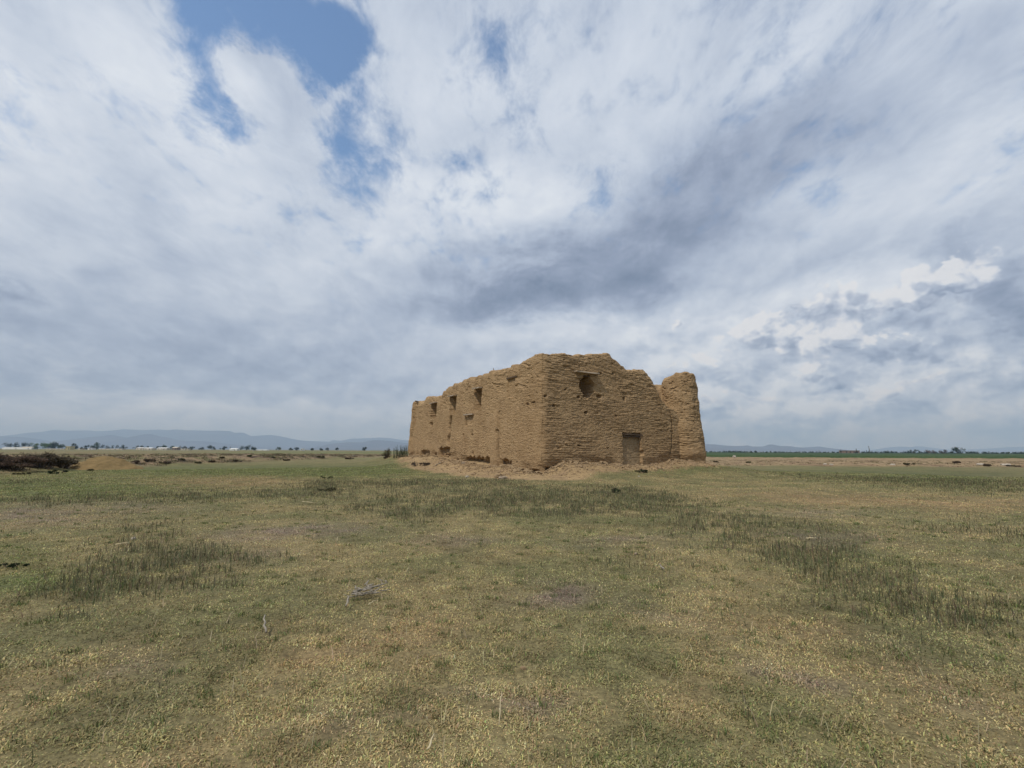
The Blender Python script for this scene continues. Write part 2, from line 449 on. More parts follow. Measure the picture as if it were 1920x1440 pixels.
# ------------------------------------------------------------------ fort
fort = empty('ruined_fort', (CN.x, CN.y, 0), 'ruined tan mud-brick fort with crumbling walls and broken corner towers, alone on the plain', 'ruin')
FO = Vector((CN.x, CN.y, 0))

def box_px(x0, x1, y0, y1, side):
    a = on_wall(x0, (y0+y1)/2, side); b = on_wall(x1, (y0+y1)/2, side)
    xm = (x0+x1)/2
    return a[0], b[0], on_wall(xm, y1, side)[1], on_wall(xm, y0, side)[1]

NICHES = {}   # name -> (s0, s1, z0, z1, depth)
NICHES['w1'] = (*box_px(808, 817.5, 756, 785, 'L'), 1.25)
NICHES['w2'] = (*box_px(843, 855.5, 742, 777, 'L'), 1.35)
NICHES['w3'] = (*box_px(888.5, 902.5, 728, 769, 'L'), 1.35)
NICHES['w4'] = (*box_px(951, 967, 709, 745, 'L'), .20)
NICHES['low'] = (*box_px(873, 887, 778, 797, 'L'), .09)
NICHES['door'] = (*box_px(1169, 1204, 812, 874, 'R'), .55)

def seg_dist(S, Z, pts):
    best = np.full(S.shape, 1e9)
    for (a, b), (c, d) in zip(pts[:-1], pts[1:]):
        vx, vz = c-a, d-b; L2 = vx*vx+vz*vz+1e-9
        t = np.clip(((S-a)*vx+(Z-b)*vz)/L2, 0, 1)
        best = np.minimum(best, np.hypot(S-a-t*vx, Z-b-t*vz))
    return best

def mud_relief(S, Z, seed=0, plaster=0.0):
    """courses, weathering and lumps of a mud-brick face; S along the wall, Z up"""
    hC = 0.145
    zw = Z+0.05*pn(S*0.16, Z*0.2, seed+1)+0.008*pn(S*1.7, Z*1.0, seed+2)
    row = np.floor(zw/hC); fr = zw/hC-row
    worn = sstep(-0.15, 0.55, fbm(S*0.33, Z*0.5, seed+3, 3)-plaster)
    brick = (rnd2(np.floor(S/0.26+0.5*(row % 2)+0.6*pn(S*0.7, Z, seed+8)), row, seed+4)-0.5)
    rowoff = pn(S*0.55, row*7.31, seed+5)
    groove = np.minimum(fr, 1-fr); groove = 1-sstep(0.0, 0.24, groove)
    d = -0.038*groove*(0.15+0.85*worn)*(0.6+0.6*pn(S*1.3, row*3.1, seed+6))+0.020*rowoff*(0.3+worn)+0.022*brick*worn
    d += 0.075*fbm(S*0.26, Z*0.30, seed+10, 3)
    st = fbm(S*1.3, Z*5.5, seed+11, 4)
    d += 0.012*st-0.040*sstep(0.45, 0.85, st)
    lump = fbm(S*3.4, Z*5.0, seed+12, 4, .65); d += 0.013*lump
    sl = fbm(S*1.5, Z*11+0.4*row, seed+14, 3); d -= 0.055*sstep(0.38, 0.62, sl)*(0.25+0.75*worn)
    sl2 = fbm(S*4.0, Z*9, seed+15, 3); d -= 0.05*sstep(0.55, 0.85, sl2)
    pits = fbm(S*4.2, Z*6.5, seed+13, 2); d -= 0.07*sstep(0.70, 1.05, pits)
    return d

def wall_relief(S, Z, top):
    side = S > LEN_L
    plaster = np.where(side, -0.12, 0.42)+.5*fbm(S*.14, Z*.22, 236, 3)
    plaster = plaster+0.35*sstep(LEN_L-3.8, LEN_L-4.6, S)*sstep(LEN_L-6.2, LEN_L-5.4, S)
    d = mud_relief(S, Z, 200, plaster)
    # upper half of the wall more deeply eroded, in long sagging ledges
    upz = sstep(0.5, 0.9, Z/np.maximum(top, 1))
    led = fbm(S*0.45, Z*1.7+0.25*S, 240, 4)
    d += upz*(0.06*led-0.10*sstep(0.3, 0.7, led))
    # rounded worn top
    t = np.clip((top-Z)/0.55, 0, 1); d -= 0.13*(1-np.sqrt(1-(1-t)**2*0.999))
    # basal erosion and caves
    hb = np.interp(S, BS, BZ)
    d -= 0.14*(1-sstep(0.0, 0.55, Z-hb+0.18*fbm(S*1.2, Z, 250, 2)))*sstep(-0.25, 0.35, fbm(S*0.5, S*0, 251, 2)+0.15)
    caves = [((790, 806), (844, 858), .45, 'L'), ((822, 843), (838, 856), .55, 'L'), ((812, 818), (848, 856), .3, 'L'), ((855, 872), (862, 868), .3, 'L'),
             ((872, 921), (857, 876), .60, 'L'), ((934, 958), (861, 880), .50, 'L'), ((968, 1008), (879, 892), .35, 'L'), ((1013.5, 1040), (874, 890), .5, 'R'), ((1268, 1299), (862, 870), .4, 'R')]
    for (xa, xb), (ya, yb), dep, sd in caves:
        s0, s1, z0, z1 = box_px(xa, xb, ya, yb, sd)
        w = z1-z0
        zt = z1+0.28*w*fbm(S*1.6, S*0+xa, 260, 3)
        e = 0.14+0.03*pn(S*3, Z*3, 262)
        k = sstep(0, e, S-s0)*sstep(0, e, s1-S)*sstep(0, 0.12, zt-Z)
        d -= dep*k*(0.8+0.35*fbm(S*3, Z*4, 261, 3))
    # cracks
    def crack(pts, sd, w, dep):
        nonlocal d
        P = [on_wall(x, y, sd) for x, y in pts]
        q = seg_dist(S+0.05*fbm(S*2, Z*2, 270, 3), Z, P)
        d = d-dep*(1-sstep(w*0.5, w*1.3, q))
    crack([(845, 784), (843, 795), (842.5, 812), (840.5, 826), (842, 838)], 'L', .34, .95)
    crack([(936, 772), (934, 782), (933.5, 792)], 'L', .07, .25); crack([(933.5, 808), (934, 835), (935.5, 866)], 'L', .13, .7)
    crack([(874.5, 779), (873, 796)], 'L', .17, .45)
    crack([(869, 815), (869, 832)], 'L', .10, .25); crack([(885, 808), (884, 845)], 'L', .06, .15)
    crack([(1256, 771), (1259, 790), (1261, 803), (1260, 826), (1258, 850)], 'R', .06, .4)
    # smooth plastered rib by the crack near the corner
    s0, s1, z0, z1 = box_px(922, 934, 780, 872, 'L')
    k = sstep(0, .25, S-s0)*sstep(0, .12, s1-S)*sstep(z1+0.6, z1-0.4, Z); d = d*(1-0.8*k)+0.16*k
    # small holes
    holes = [(1018,742,3,3,'R'),(1035,760,3.2,2.4,'R'),(1055,730,1.8,1.8,'R'),(1170,748,3,3.5,'R'),(1098,773,4,3,'R'),(1155,780,2.4,1.5,'R'),(1122,743,4.5,4,'R'),(1082,744,3,3,'R'),
             (990,757,3.4,2.8,'L'),(1001,754,5,1.3,'L'),(960,735,1.6,1.6,'L'),(962,744,1.6,1.8,'L'),(885,815,2,3,'L'),(885,850,2,5,'L'),(808,795,3,4,'L'),(958,713,2,1.5,'L'),(1125,700,3,2,'R'),(1150,700,2.5,1.5,'R'),(1085,835,4,1.2,'R'),(1140,840,3,1.2,'R'),(1205,850,2.5,6,'R')]
    for x, y, rx, ry, sd in holes:
        s, z = on_wall(x, y, sd); s2, _ = on_wall(x+rx, y, sd); _, z2 = on_wall(x, y-ry, sd)
        q = np.hypot((S-s)/abs(s2-s), (Z-z)/abs(z2-z))+0.3*pn(S*6, Z*6, 280)
        d -= 0.28*(1-sstep(0.55, 1.1, q))
    # rounded opening high on the front wall
    s, z = on_wall(1099, 725, 'R'); s2, _ = on_wall(1111.3, 725, 'R'); _, z2 = on_wall(1099, 704, 'R')
    q = (np.abs((S-s)/(s2-s))**2.3+np.abs((Z-z)/(z2-z))**2.3)**(1/2.3)+0.20*fbm(S*2.4, Z*2.4, 290, 4)
    d -= (0.95+0.25*(S-s)/(s2-s))*(1-sstep(0.84, 1.04, q))
    s, z = on_wall(1087, 722, 'R')
    q = np.hypot((S-s)/.20, (Z-z)/.40)+0.35*fbm(S*5, Z*5, 291, 2); d -= 0.45*(1-sstep(0.6, 1.0, q))
    # niches and blocked openings
    for nm, (s0, s1, z0, z1, dep) in NICHES.items():
        jag = 0.035*fbm(S*3, Z*3, 300, 3)
        e = 0.05
        k = sstep(0, e, S-s0+jag)*sstep(0, e, s1-S+jag)*sstep(0, .10, Z-z0+jag)*sstep(0, e, z1-Z+jag)
        d = d*(1-k)-dep*k+0.05*k*fbm(S*2, Z*2, 301, 3)
    return d

# path of the two visible walls, with a worn round corner
def wall_path(s):
    s = np.asarray(s, float); rc = 0.35
    w = sstep(-rc, rc, s-LEN_L)
    Lx = CN.x+uL.x*(s-LEN_L); Ly = CN.y+uL.y*(s-LEN_L); Rx = CN.x+uR.x*(s-LEN_L); Ry = CN.y+uR.y*(s-LEN_L)
    nx = nL.x*(1-w)+nR.x*w; ny = nL.y*(1-w)+nR.y*w; l = np.hypot(nx, ny); nx, ny = nx/l, ny/l
    px = np.where(s < LEN_L, Lx, Rx); py = np.where(s < LEN_L, Ly, Ry)
    pull = -0.10*np.exp(-((s-LEN_L)/0.3)**2)
    return px+nx*pull, py+ny*pull, nx, ny

ss = np.concatenate([np.arange(-0.3, LEN_L-8, .075), np.arange(LEN_L-8, LEN_L-1, .05), np.arange(LEN_L-1, LEN+0.3, .034)])
nz = 300
top = np.interp(ss, TS, TZ)+0.07*fbm(ss*1.6, ss*0+1, 310, 4)+0.05*pn(ss*5, ss*0, 315)+(0.10+.16*(ss < LEN_L-3))*(rnd2(np.floor(ss/.7+.4*pn(ss, ss*0, 317)), 0*ss.astype(int), 316)-.5)
ZB = -0.35
tt = np.linspace(0, 1, nz)
Zg = ZB+(top[None, :]-ZB)*tt[:, None]; Sg = np.broadcast_to(ss[None, :], Zg.shape)
px_, py_, nx_, ny_ = wall_path(ss)
D = wall_relief(Sg, Zg, np.broadcast_to(top[None, :], Zg.shape))
near = np.exp(-((ss-LEN_L)/.45)**2)[None, :]
D = D*(1-near)+np.maximum(D*.45, -.14)*near
chip = fbm(Zg*.8+3, Zg*0+1.5, 318, 4)
D = D-np.exp(-((ss-LEN_L)/.30)**2)[None, :]*(.09+.22*sstep(.05, .7, chip)+.30*sstep(1.1, .45, Zg))
wdec = np.exp(-((ss-LEN_L)/4.0)**2); lft_ = ss < LEN_L; rows = []
for i in range(nz):
    bz = BAT*Zg[i]
    ox = np.where(lft_, -nL.x*bz-nR.x*bz*wdec, -nR.x*bz-nL.x*bz*wdec); oy = np.where(lft_, -nL.y*bz-nR.y*bz*wdec, -nR.y*bz-nL.y*bz*wdec)
    rows.append(np.stack([px_+ox+nx_*D[i], py_+oy+ny_*D[i], Zg[i]], -1))
TH = 1.35
def back_pt(T):
    sl = np.minimum(ss, LEN_L-T); sr = np.maximum(ss, LEN_L+T); lft = ss < LEN_L
    mx_ = (CN.x+uL.x*(-T)-nL.x*T+CN.x+uR.x*T-nR.x*T)/2; my_ = (CN.y+uL.y*(-T)-nL.y*T+CN.y+uR.y*T-nR.y*T)/2
    bx = np.where(lft, CN.x+uL.x*(sl-LEN_L)-nL.x*T, CN.x+uR.x*(sr-LEN_L)-nR.x*T)
    by = np.where(lft, CN.y+uL.y*(sl-LEN_L)-nL.y*T, CN.y+uR.y*(sr-LEN_L)-nR.y*T)
    k = np.abs(ss-LEN_L) <= T+.02
    return np.where(k, mx_, bx), np.where(k, my_, by)
bx_, by_ = back_pt(TH+.3)
fx_, fy_ = rows[-1][:, 0], rows[-1][:, 1]
for q, dz in ((.12, .02), (.3, .04), (.55, .05), (.8, .0), (1.0, -.12)):
    zz = top+dz+0.08*fbm(ss*1.5, ss*0+q*9, 320, 3)*min(1, q*3)
    rows.append(np.stack([fx_*(1-q)+bx_*q, fy_*(1-q)+by_*q, zz], -1))
for q in (.66, .33, 0):
    zz = ZB+(top-0.12-ZB)*q
    rows.append(np.stack([bx_, by_, zz], -1))
V = np.concatenate(rows)-np.array(FO)
wall = mesh_obj('wall', V, grid_faces(len(rows), len(ss)), MUD, fort, True)
wall['label'] = 'long left wall and front wall of the fort, with blocked windows and a bricked-up door'

def wall_point(s, z, off):
    a, b, c, d = wall_path(np.array([s])); o = off-BAT*z
    return Vector((a[0]+c[0]*o, b[0]+d[0]*o, z))-FO

def infill(name, key, gap, mat, parent, seed):
    """rough mud filling standing back inside a blocked opening"""
    s0, s1, z0, z1, dep = NICHES[key]
    n, m = 24, 40
    sv = np.linspace(s0-.03, s1+.03, n); zv = np.linspace(z0-.05, z1+.03, m)
    S, Z = np.meshgrid(sv, zv)
    off = -gap+mud_relief(S, Z, seed, .3)*0.8
    rows = []
    for o_ in (off, np.full_like(off, -dep-.15)):
        px, py, nx, ny = wall_path(S); o2 = o_-BAT*Z
        rows.append(np.stack([px+nx*o2, py+ny*o2, Z], -1).reshape(-1, 3))
    f = grid_faces(m, n); k = m*n
    ring = np.concatenate([np.arange(n), np.arange(1, m)*n+n-1, (m-1)*n+np.arange(n-2, -1, -1), np.arange(m-2, 0, -1)*n])
    r2 = np.roll(ring, -1)
    side = np.stack([ring, r2, r2+k, ring+k], -1)
    return mesh_obj(name, np.concatenate(rows)-np.array(FO), np.concatenate([f, f[:, ::-1]+k, side]), mat, parent, True)

dr = infill('blocked_door', 'door', .24, MUD_IN, wall, 400); dr['label'] = 'bricked-up doorway low in the front wall'
for i, (k, gp) in enumerate((('w1', 1.1), ('w2', 1.22), ('w3', 1.22), ('w4', .13))):
    w_ = infill('blocked_window', k, gp, MUD_IN if i < 3 else MUD, wall, 420+i*11)

def lintel(sA, zA, sB, zB, off, w, h, mat=WOOD):
    b = MB(); b.bar(wall_point(sA, zA, off), wall_point(sB, zB, off), w, h, .12); return b.build('lintel', mat, wall)
def lintel_px(xa, ya, xb, yb, sd, off, w, h, mat=WOOD):
    a = on_wall(xa, ya, sd); b = on_wall(xb, yb, sd); return lintel(a[0], a[1], b[0], b[1], off, w, h, mat)
lintel_px(1077, 696.5, 1119.5, 702, 'R', .10, .40, .085)
lintel_px(1085, 703.5, 1110, 705.5, 'R', -.16, .2, .07, WOOD_DK)
lintel_px(1168.5, 813.5, 1205.5, 816, 'R', -.13, .26, .10, WOOD_DK)
lintel_px(1169, 818, 1203, 819.5, 'R', -.18, .2, .07, WOOD_DK)
lintel_px(808, 757, 819.5, 754, 'L', .10, .25, .09)
lintel_px(843.5, 743.5, 856, 741, 'L', .12, .3, .10)
lintel_px(890, 729.5, 903, 726.5, 'L', .12, .3, .10)
lintel_px(950, 710, 969, 705.5, 'L', -.06, .2, .08, WOOD_DK)
lintel_px(872, 778, 889, 776.5, 'L', .12, .16, .10)

# sloping rubble fill behind the notch beside the right tower
n, m = 60, 60
a0 = CN+uR*(LEN_R-3.4); sv = np.linspace(0, 3.9, n); dv = np.linspace(-0.35, 2.6, m)
S, Dp = np.meshgrid(sv, dv)
ztop = on_wall(1240, 716, 'R')[1]*1.02
Zi = 4.0+(ztop-4.0)*sstep(0, 1.5, Dp+0.25*fbm(S, Dp, 440, 3))+0.16*fbm(S*1.1, Dp*1.6, 441, 4)
Zi -= 0.5*sstep(.3, -.3, Dp)
Zi = np.where(Dp < -0.1, Zi-(-0.1-Dp)*4, Zi)
V = np.stack([a0.x+uR.x*S-nR.x*Dp-nR.x*.85, a0.y+uR.y*S-nR.y*Dp-nR.y*.85, Zi], -1).reshape(-1, 3)
Vb = V.copy(); Vb[:, 2] = 0.0
k = n*m; ring = np.concatenate([np.arange(n), np.arange(1, m)*n+n-1, (m-1)*n+np.arange(n-2, -1, -1), np.arange(m-2, 0, -1)*n])
r2 = np.roll(ring, -1)
mesh_obj('collapsed_masonry', np.concatenate([V, Vb])-np.array(FO), np.concatenate([grid_faces(m, n), np.stack([ring, r2, r2+k, ring+k], -1)[:, ::-1]]), MUD, fort, True)

def tower(cpx, depth, rad, taper, topline, zbase, seed, lean=0.0, holes=()):
    c = at_depth(cpx, depth); c.z = 0
    na, nzr = 220, 230
    th = np.linspace(0, 2*math.pi, na, endpoint=False)
    # top line read by bearing
    bx = np.array([p[0] for p in topline]); bz = np.array([(at_depth(p[0], depth-rad*.6, p[1])).z for p in topline])
    vx = c.x+rad*(1-taper)*0.85*np.cos(th); vy = c.y+rad*(1-taper)*.85*np.sin(th)
    qx, _ = to_px(vx, vy*0+depth, 0*vx+5)
    top = np.interp(qx, bx, bz)+0.09*fbm(np.cos(th)*3, np.sin(th)*3, seed+50, 4)
    rows = []; t = np.linspace(0, 1, nzr)
    for ti in t:
        Z = zbase+(top-zbase)*ti
        r = rad*(1-taper*np.clip(Z/np.max(top), 0, 1))
        S = th*rad
        d = mud_relief(S, Z, seed, -.05)*1.0+.07*fbm(S*.7, Z*.8, seed+70, 4)-.07*sstep(.25, .6, fbm(S*1.3, Z*3.0, seed+71, 4))*sstep(2, 5, Z)
        tt_ = np.clip((top-Z)/0.30, 0, 1); d -= 0.13*(1-np.sqrt(1-(1-tt_)**2*.999))
        d -= 0.15*(1-sstep(0.0, .5, Z-0.95+.2*pn(S*1.3, Z, seed+60)))
        for hx, hy, hr in holes:
            hp = at_depth(hx, depth-rad*.8, hy); ha = math.atan2(hp.y-c.y, hp.x-c.x) % (2*math.pi)
            q = np.hypot((th-ha)*rad/hr, (Z-hp.z)/hr); d -= .25*(1-sstep(.5, 1.1, q))
        rr = r+d
        rows.append(np.stack([c.x+rr*np.cos(th)+lean*Z, c.y+rr*np.sin(th), Z], -1))
    for q in (.7, .4, .12):
        p = rows[nzr-1].copy(); cc = np.array([c.x+lean*top.mean(), c.y, 0])
        z = p[:, 2]*1.0; p = cc+(p-cc)*np.array([q, q, 1]); p[:, 2] = z*q+(1-q)*np.mean(top)+.05; rows.append(p)
    nr = len(rows)
    i = np.arange(nr-1)[:, None]*na+np.arange(na)[None, :]; j = np.arange(nr-1)[:, None]*na+(np.arange(na)[None, :]+1) % na
    f = np.stack([i, j, j+na, i+na], -1).reshape(-1, 4).tolist(); f.append(tuple((nr-1)*na+np.arange(na)))
    return mesh_obj('tower', np.concatenate(rows)-np.array(FO), f, MUD, fort, True)

t1 = tower(1280, 37.0, 1.80, .33, [(1240,720),(1249,713),(1256,705),(1262,698.5),(1275,697),(1285,697),(1296,699),(1302,702),(1307,709)], -.2, 500, -.004, ((1307,763,.10),(1309,778,.12),(1303,790,.06)))
t1['label'] = 'round-topped corner tower at the right end of the front wall'
t2 = tower(783, 58.6, 1.25, .30, [(770,754),(781,751.5),(788,753.5),(800,757)], -.2, 560, .012)
t2['label'] = 'low broken corner tower at the far left end'
b = MB(); pa = at_depth(781, 57.3, 752.5)-FO; pb = at_depth(794, 56.6, 757.0)-FO
b.bar(pa, pb, .5, .16, .1); b.build('roof_beam', WOOD_DK, fort)

# the two far walls and the floor of fallen earth inside
def plain_wall(P, Q, zt, seed):
    u = (Q-P); L = u.length; u.normalize(); n_ = Vector((u.y, -u.x, 0))
    s = np.arange(0, L, .2); tp_ = zt+.5*fbm(s*.35, s*0, seed, 4); rows = []
    for q in np.linspace(0, 1, 40):
        z = -.2+(tp_+.2)*q; d = mud_relief(s, z, seed)-BAT*z
        rows.append(np.stack([P.x+u.x*s+n_.x*d, P.y+u.y*s+n_.y*d, z], -1))
    for off, q in ((-.5, 1.01), (-1.0, .99), (-1.1, .5), (-1.2, 0)):
        z = -.2+(tp_+.2)*q; rows.append(np.stack([P.x+u.x*s+n_.x*off, P.y+u.y*s+n_.y*off, z], -1))
    return mesh_obj('wall', np.concatenate(rows)-np.array(FO), grid_faces(len(rows), len(s)), MUD, fort, True)
FARC = LE+uR*LEN_R
plain_wall(RE+nL*-.0, FARC, 5.6, 600)
plain_wall(FARC, LE, 5.6, 640)

# ------------------------------------------------------------------ stones, rubble, wood on the ground
def stone(px, py, w, h, mat, label, group=None, name='stone', d=None, sink=.25, seed=None):
    p = ground_hit(px, py); dep = (p-EYE).length
    W_, Hh = w*dep/F, h*dep/F
    bm = bmesh.new(); bmesh.ops.create_icosphere(bm, subdivisions=3, radius=.5)
    sd = seed or int(px*7+py)
    for v in bm.verts:
        c = v.co.normalized()
        k = 1+.28*float(pn(c.x*1.7+sd, c.y*1.7+c.z*1.3, sd))+.10*float(pn(c.x*5+sd, c.z*5+c.y*2, sd+1))
        v.co = Vector((c.x*.5*k, c.y*.5*k*.8, max(-.5, min(.42, c.z*.55*k))))
        v.co.x *= W_; v.co.y *= W_*.8 if d is None else d; v.co.z *= Hh*1.15
    me = bpy.data.meshes.new(name); bm.to_mesh(me); bm.free(); me.materials.append(mat)
    o = bpy.data.objects.new(name, me); COL.objects.link(o)
    o.location = (p.x, p.y, p.z+Hh*(.5-sink)); o.rotation_euler = (0, 0, random.uniform(0, 6.28) if d is None and w < h*2 else random.uniform(-.3, .3))
    return tag(o, label, 'stone', group)

stone(931, 896, 12, 8, STONE, 'rounded tan stone at the foot of the left wall, left one of a touching pair')
stone(943, 898, 15, 7, STONE_G, 'flat grey-brown stone beside a rounded tan stone on the rubble slope')
stone(876, 895, 7.5, 4, STONE_W, 'small whitish stone alone on the dirt slope left of the stone pair')
stone(886, 891, 6, 4, STONE, 'small tan stone just up-slope of the whitish stone')
stone(863, 866, 6, 6, STONE, 'upright pale lump under the wall beside the widest cave in its foot')
stone(869, 870, 7, 6, STONE_G, 'tilted tan lump below the upright one left of the widest cave')
stone(802, 855.5, 5, 7, STONE, 'leaning clay lump in the leftmost hollow of the wall foot')
stone(817, 854, 6, 8, STONE, 'tall tan lump standing between the two left hollows of the wall foot')
stone(947, 876, 22, 7, STONE, 'long slab of fallen mud at the foot of the plastered rib')
stone(975, 882, 14, 6, STONE, 'broken mud lump left of the near corner of the fort')
stone(990, 887, 18, 8, STONE, 'large broken mud block under the near corner of the fort')
stone(1377, 857.5, 6, 4, STONE_W, 'white stone alone on the ploughed earth right of the tower')
stone(1547, 871.5, 6, 3, STONE_W, 'pale stone on the edge of the ploughed earth below the long brown building', None)
stone(1559, 872, 5, 2.5, STONE_W, 'smaller pale stone right beside another on the edge of the ploughed earth')
stone(1674, 872.5, 7, 3, STONE_W, 'pale stone on the field edge below the pole')
stone(1839, 872, 8, 3, STONE_W, 'whitish flat stone next to a dark clump at the field edge')
stone(1886, 873, 10, 3.5, STONE_W, 'rightmost pale stone at the edge of the ploughed field')
stone(250, 1011.5, 7, 4, STONE_W, 'small white stone in the grass at the left, in front of the green lawn')
stone(1192, 1040, 7, 4, STONE_G, 'grey stone in the grass between the dark grass patches')
stone(981, 1257, 9, 6, STONE, 'yellowish pebble in the dry turf nearest to the viewer')
stone(1198, 894, 4, 2.4, STONE_W, 'tiny white stone on the grass in front of the bricked-up door')

def rubble():
    v = []; f = []; cs = []
    n = 5200
    s = RNG.uniform(0, LEN, n); dd = np.abs(RNG.normal(0, 1.0, n))*1.25+0.02
    px, py, nx, ny = wall_path(s); x = px+nx*dd; y = py+ny*dd; z = terrain(x, y)
    size = np.exp(RNG.normal(-3.15, .55, n))*np.where(dd < .5, 1.35, 1.0); size = np.clip(size*np.where((dd < .6) & (RNG.random(n) < .06), 3.0, 1), .015, .24)
    base = np.array([(1, 0, 0), (-1, 0, 0), (0, 1, 0), (0, -1, 0), (0, 0, 1), (0, 0, -1), (.6, .6, .6), (-.6, .6, .6), (.6, -.6, .6), (-.6, -.6, .6), (.6, .6, -.6), (-.6, .6, -.6), (.6, -.6, -.6), (-.6, -.6, -.6)])
    tri = []
    import itertools
    for sx in (0, 1):
        for sy in (0, 1):
            for sz in (0, 1):
                a, b_, c = (0, 1)[sx], (2, 3)[sy], (4, 5)[sz]; k = 6+sx+2*sy+4*sz
                ts = [(a, b_, k), (b_, c, k), (c, a, k)]
                if (sx+sy+sz) % 2: ts = [t[::-1] for t in ts]
                tri += ts
    tri = np.array(tri)
    B = base[None]*(1+RNG.uniform(-.28, .28, (n, 14, 1)))
    B = B*np.stack([size, size*RNG.uniform(.6, 1, n), size*RNG.uniform(.4, .8, n)], -1)[:, None, :]
    t = RNG.uniform(0, 6.28, n); ct, st = np.cos(t)[:, None], np.sin(t)[:, None]
    Bx = B[..., 0]*ct-B[..., 1]*st; By = B[..., 0]*st+B[..., 1]*ct
    V = np.stack([Bx+x[:, None], By+y[:, None], B[..., 2]+(z+size*.15)[:, None]], -1).reshape(-1, 3)
    Fc = (tri[None]+(np.arange(n)*14)[:, None, None]).reshape(-1, 3)
    o = mesh_obj('rubble', V, Fc, STONE, None, False)
    tag(o, 'scattered crumbs and clods of fallen mud brick along the wall foot', 'rubble', None, 'stuff')
rubble()

BARK = noisy_mat('bleached_wood', (0.36, 0.32, 0.265), (0.17, 0.145, 0.11), 30, .004)
STRAW = noisy_mat('dry_straw', (0.52, 0.44, 0.28), (0.40, 0.33, 0.2), 30, 0)
def twig_pts(p, ang, L, lift, n=7, wob=.12):
    pts = []; a = ang; q = Vector(p)
    for k in range(n):
        pts.append(q.copy()); a += random.uniform(-wob, wob)*3
        q = q+Vector((math.cos(a), math.sin(a), lift+random.uniform(-wob, wob)))*(L/n)
    return pts
def branch():
    p = ground_hit(700, 1117); p.z += .05
    root = empty('dead_branch', p, 'bleached dead branch with many broken twigs lying in the dry turf', 'branch')
    random.seed(5)
    m = MB(); main = twig_pts((-.20, -.08, .01), .42, .50, .03, 9, .10)
    m.tube(main, [.009, .010, .009, .008, .007, .007, .006, .005, .003]); m.build('stem', BARK, root, True)
    for k in range(46):
        m = MB(); u = random.random(); q = main[int(u*8)]+Vector((random.uniform(-.06, .06), random.uniform(-.24, .20), 0))
        q.z = random.uniform(.0, .03)
        L_ = random.uniform(.05, .15); a = random.choice([.3, .8, -.3, 2.6, 3.4, 1.4])+random.uniform(-.5, .5)
        pts = twig_pts(q, a, L_, random.uniform(-.05, .35), 5, .2); r = random.uniform(.0035, .0085)
        m.tube(pts, [r, r*1.1, r*.9, r*.7, r*.4], 5); m.build('twig', BARK, root, True)
    random.seed(9)
branch()
def stick(x0, y0, x1, y1, r, mat, label, lift=.02, name='stick'):
    a = ground_hit(x0, y0); b_ = ground_hit(x1, y1); a.z += .03+r; b_.z += .03+r+lift
    m = MB(); pts = []
    for k in range(6):
        q = a.lerp(b_, k/5)+Vector((random.uniform(-1, 1)*r*1.2, random.uniform(-1, 1)*r*1.2, random.uniform(-.3, .6)*r)); pts.append(q-a)
    m.tube(pts, [r, r*1.05, r, r*.9, r*.8, r*.5], 6); o = m.build(name, mat, None, True); o.location = a
    return tag(o, label, 'stick')
stick(648, 1144, 653, 1136, .010, BARK, 'short white broken twig left of the bleached dead branch', .06)
stick(497, 1197, 494, 1180, .009, BARK, 'small forked-looking white stick standing up from the turf', .08)
stick(690, 1141, 706, 1135, .005, STRAW, 'thin straw-coloured stick just in front of the dead branch')
stick(566, 943, 592, 947, .012, STRAW, 'long pale stalk lying in the grass in front of the fort, left side')
stick(1512, 1014, 1526, 1015.5, .014, STRAW, 'pale stick lying across the dry grass at the right')
stick(816, 874, 828, 869, .035, BARK, 'pale pole lying on the rubble slope under the left wall')
stick(215, 1026, 241, 1024, .009, STRAW, 'thin pale stalk lying near the white stone in the left grass')
stick(1006, 887, 990, 890, .02, WOOD_DK, 'dark stick among the blocks under the near corner of the fort')
stick(935, 1376, 941, 1350, .0035, STRAW, 'single dry yellow stem rising from the near turf', .12)
stick(800, 1425, 812, 1406, .006, STRAW, 'dry split stalk lying in the nearest turf', .04)
stick(1245, 1073, 1235, 1067, .010, BARK, 'crooked pale twig lying right of the middle of the field')
p = wall_point(on_wall(919, 696.5, 'L')[0], on_wall(919, 698.5, 'L')[1], -.3)+FO
m = MB(); m.tube([(0, 0, -.15), (.02, 0, .15), (-.02, .01, .38)], [.05, .04, .025], 6); o = m.build('stump', WOOD_DK, None, True); o.location = p
tag(o, 'stub of wood sticking up from the top of the left wall', 'stub')

# ------------------------------------------------------------------ grass
def dens_points(rmin, rmax, n, power, half):
    u = RNG.random(n); e = 2-power
    r = (rmin**e+(rmax**e-rmin**e)*u)**(1/e)
    t = RNG.uniform(-half, half, n)
    return r*np.sin(t), r*np.cos(t)

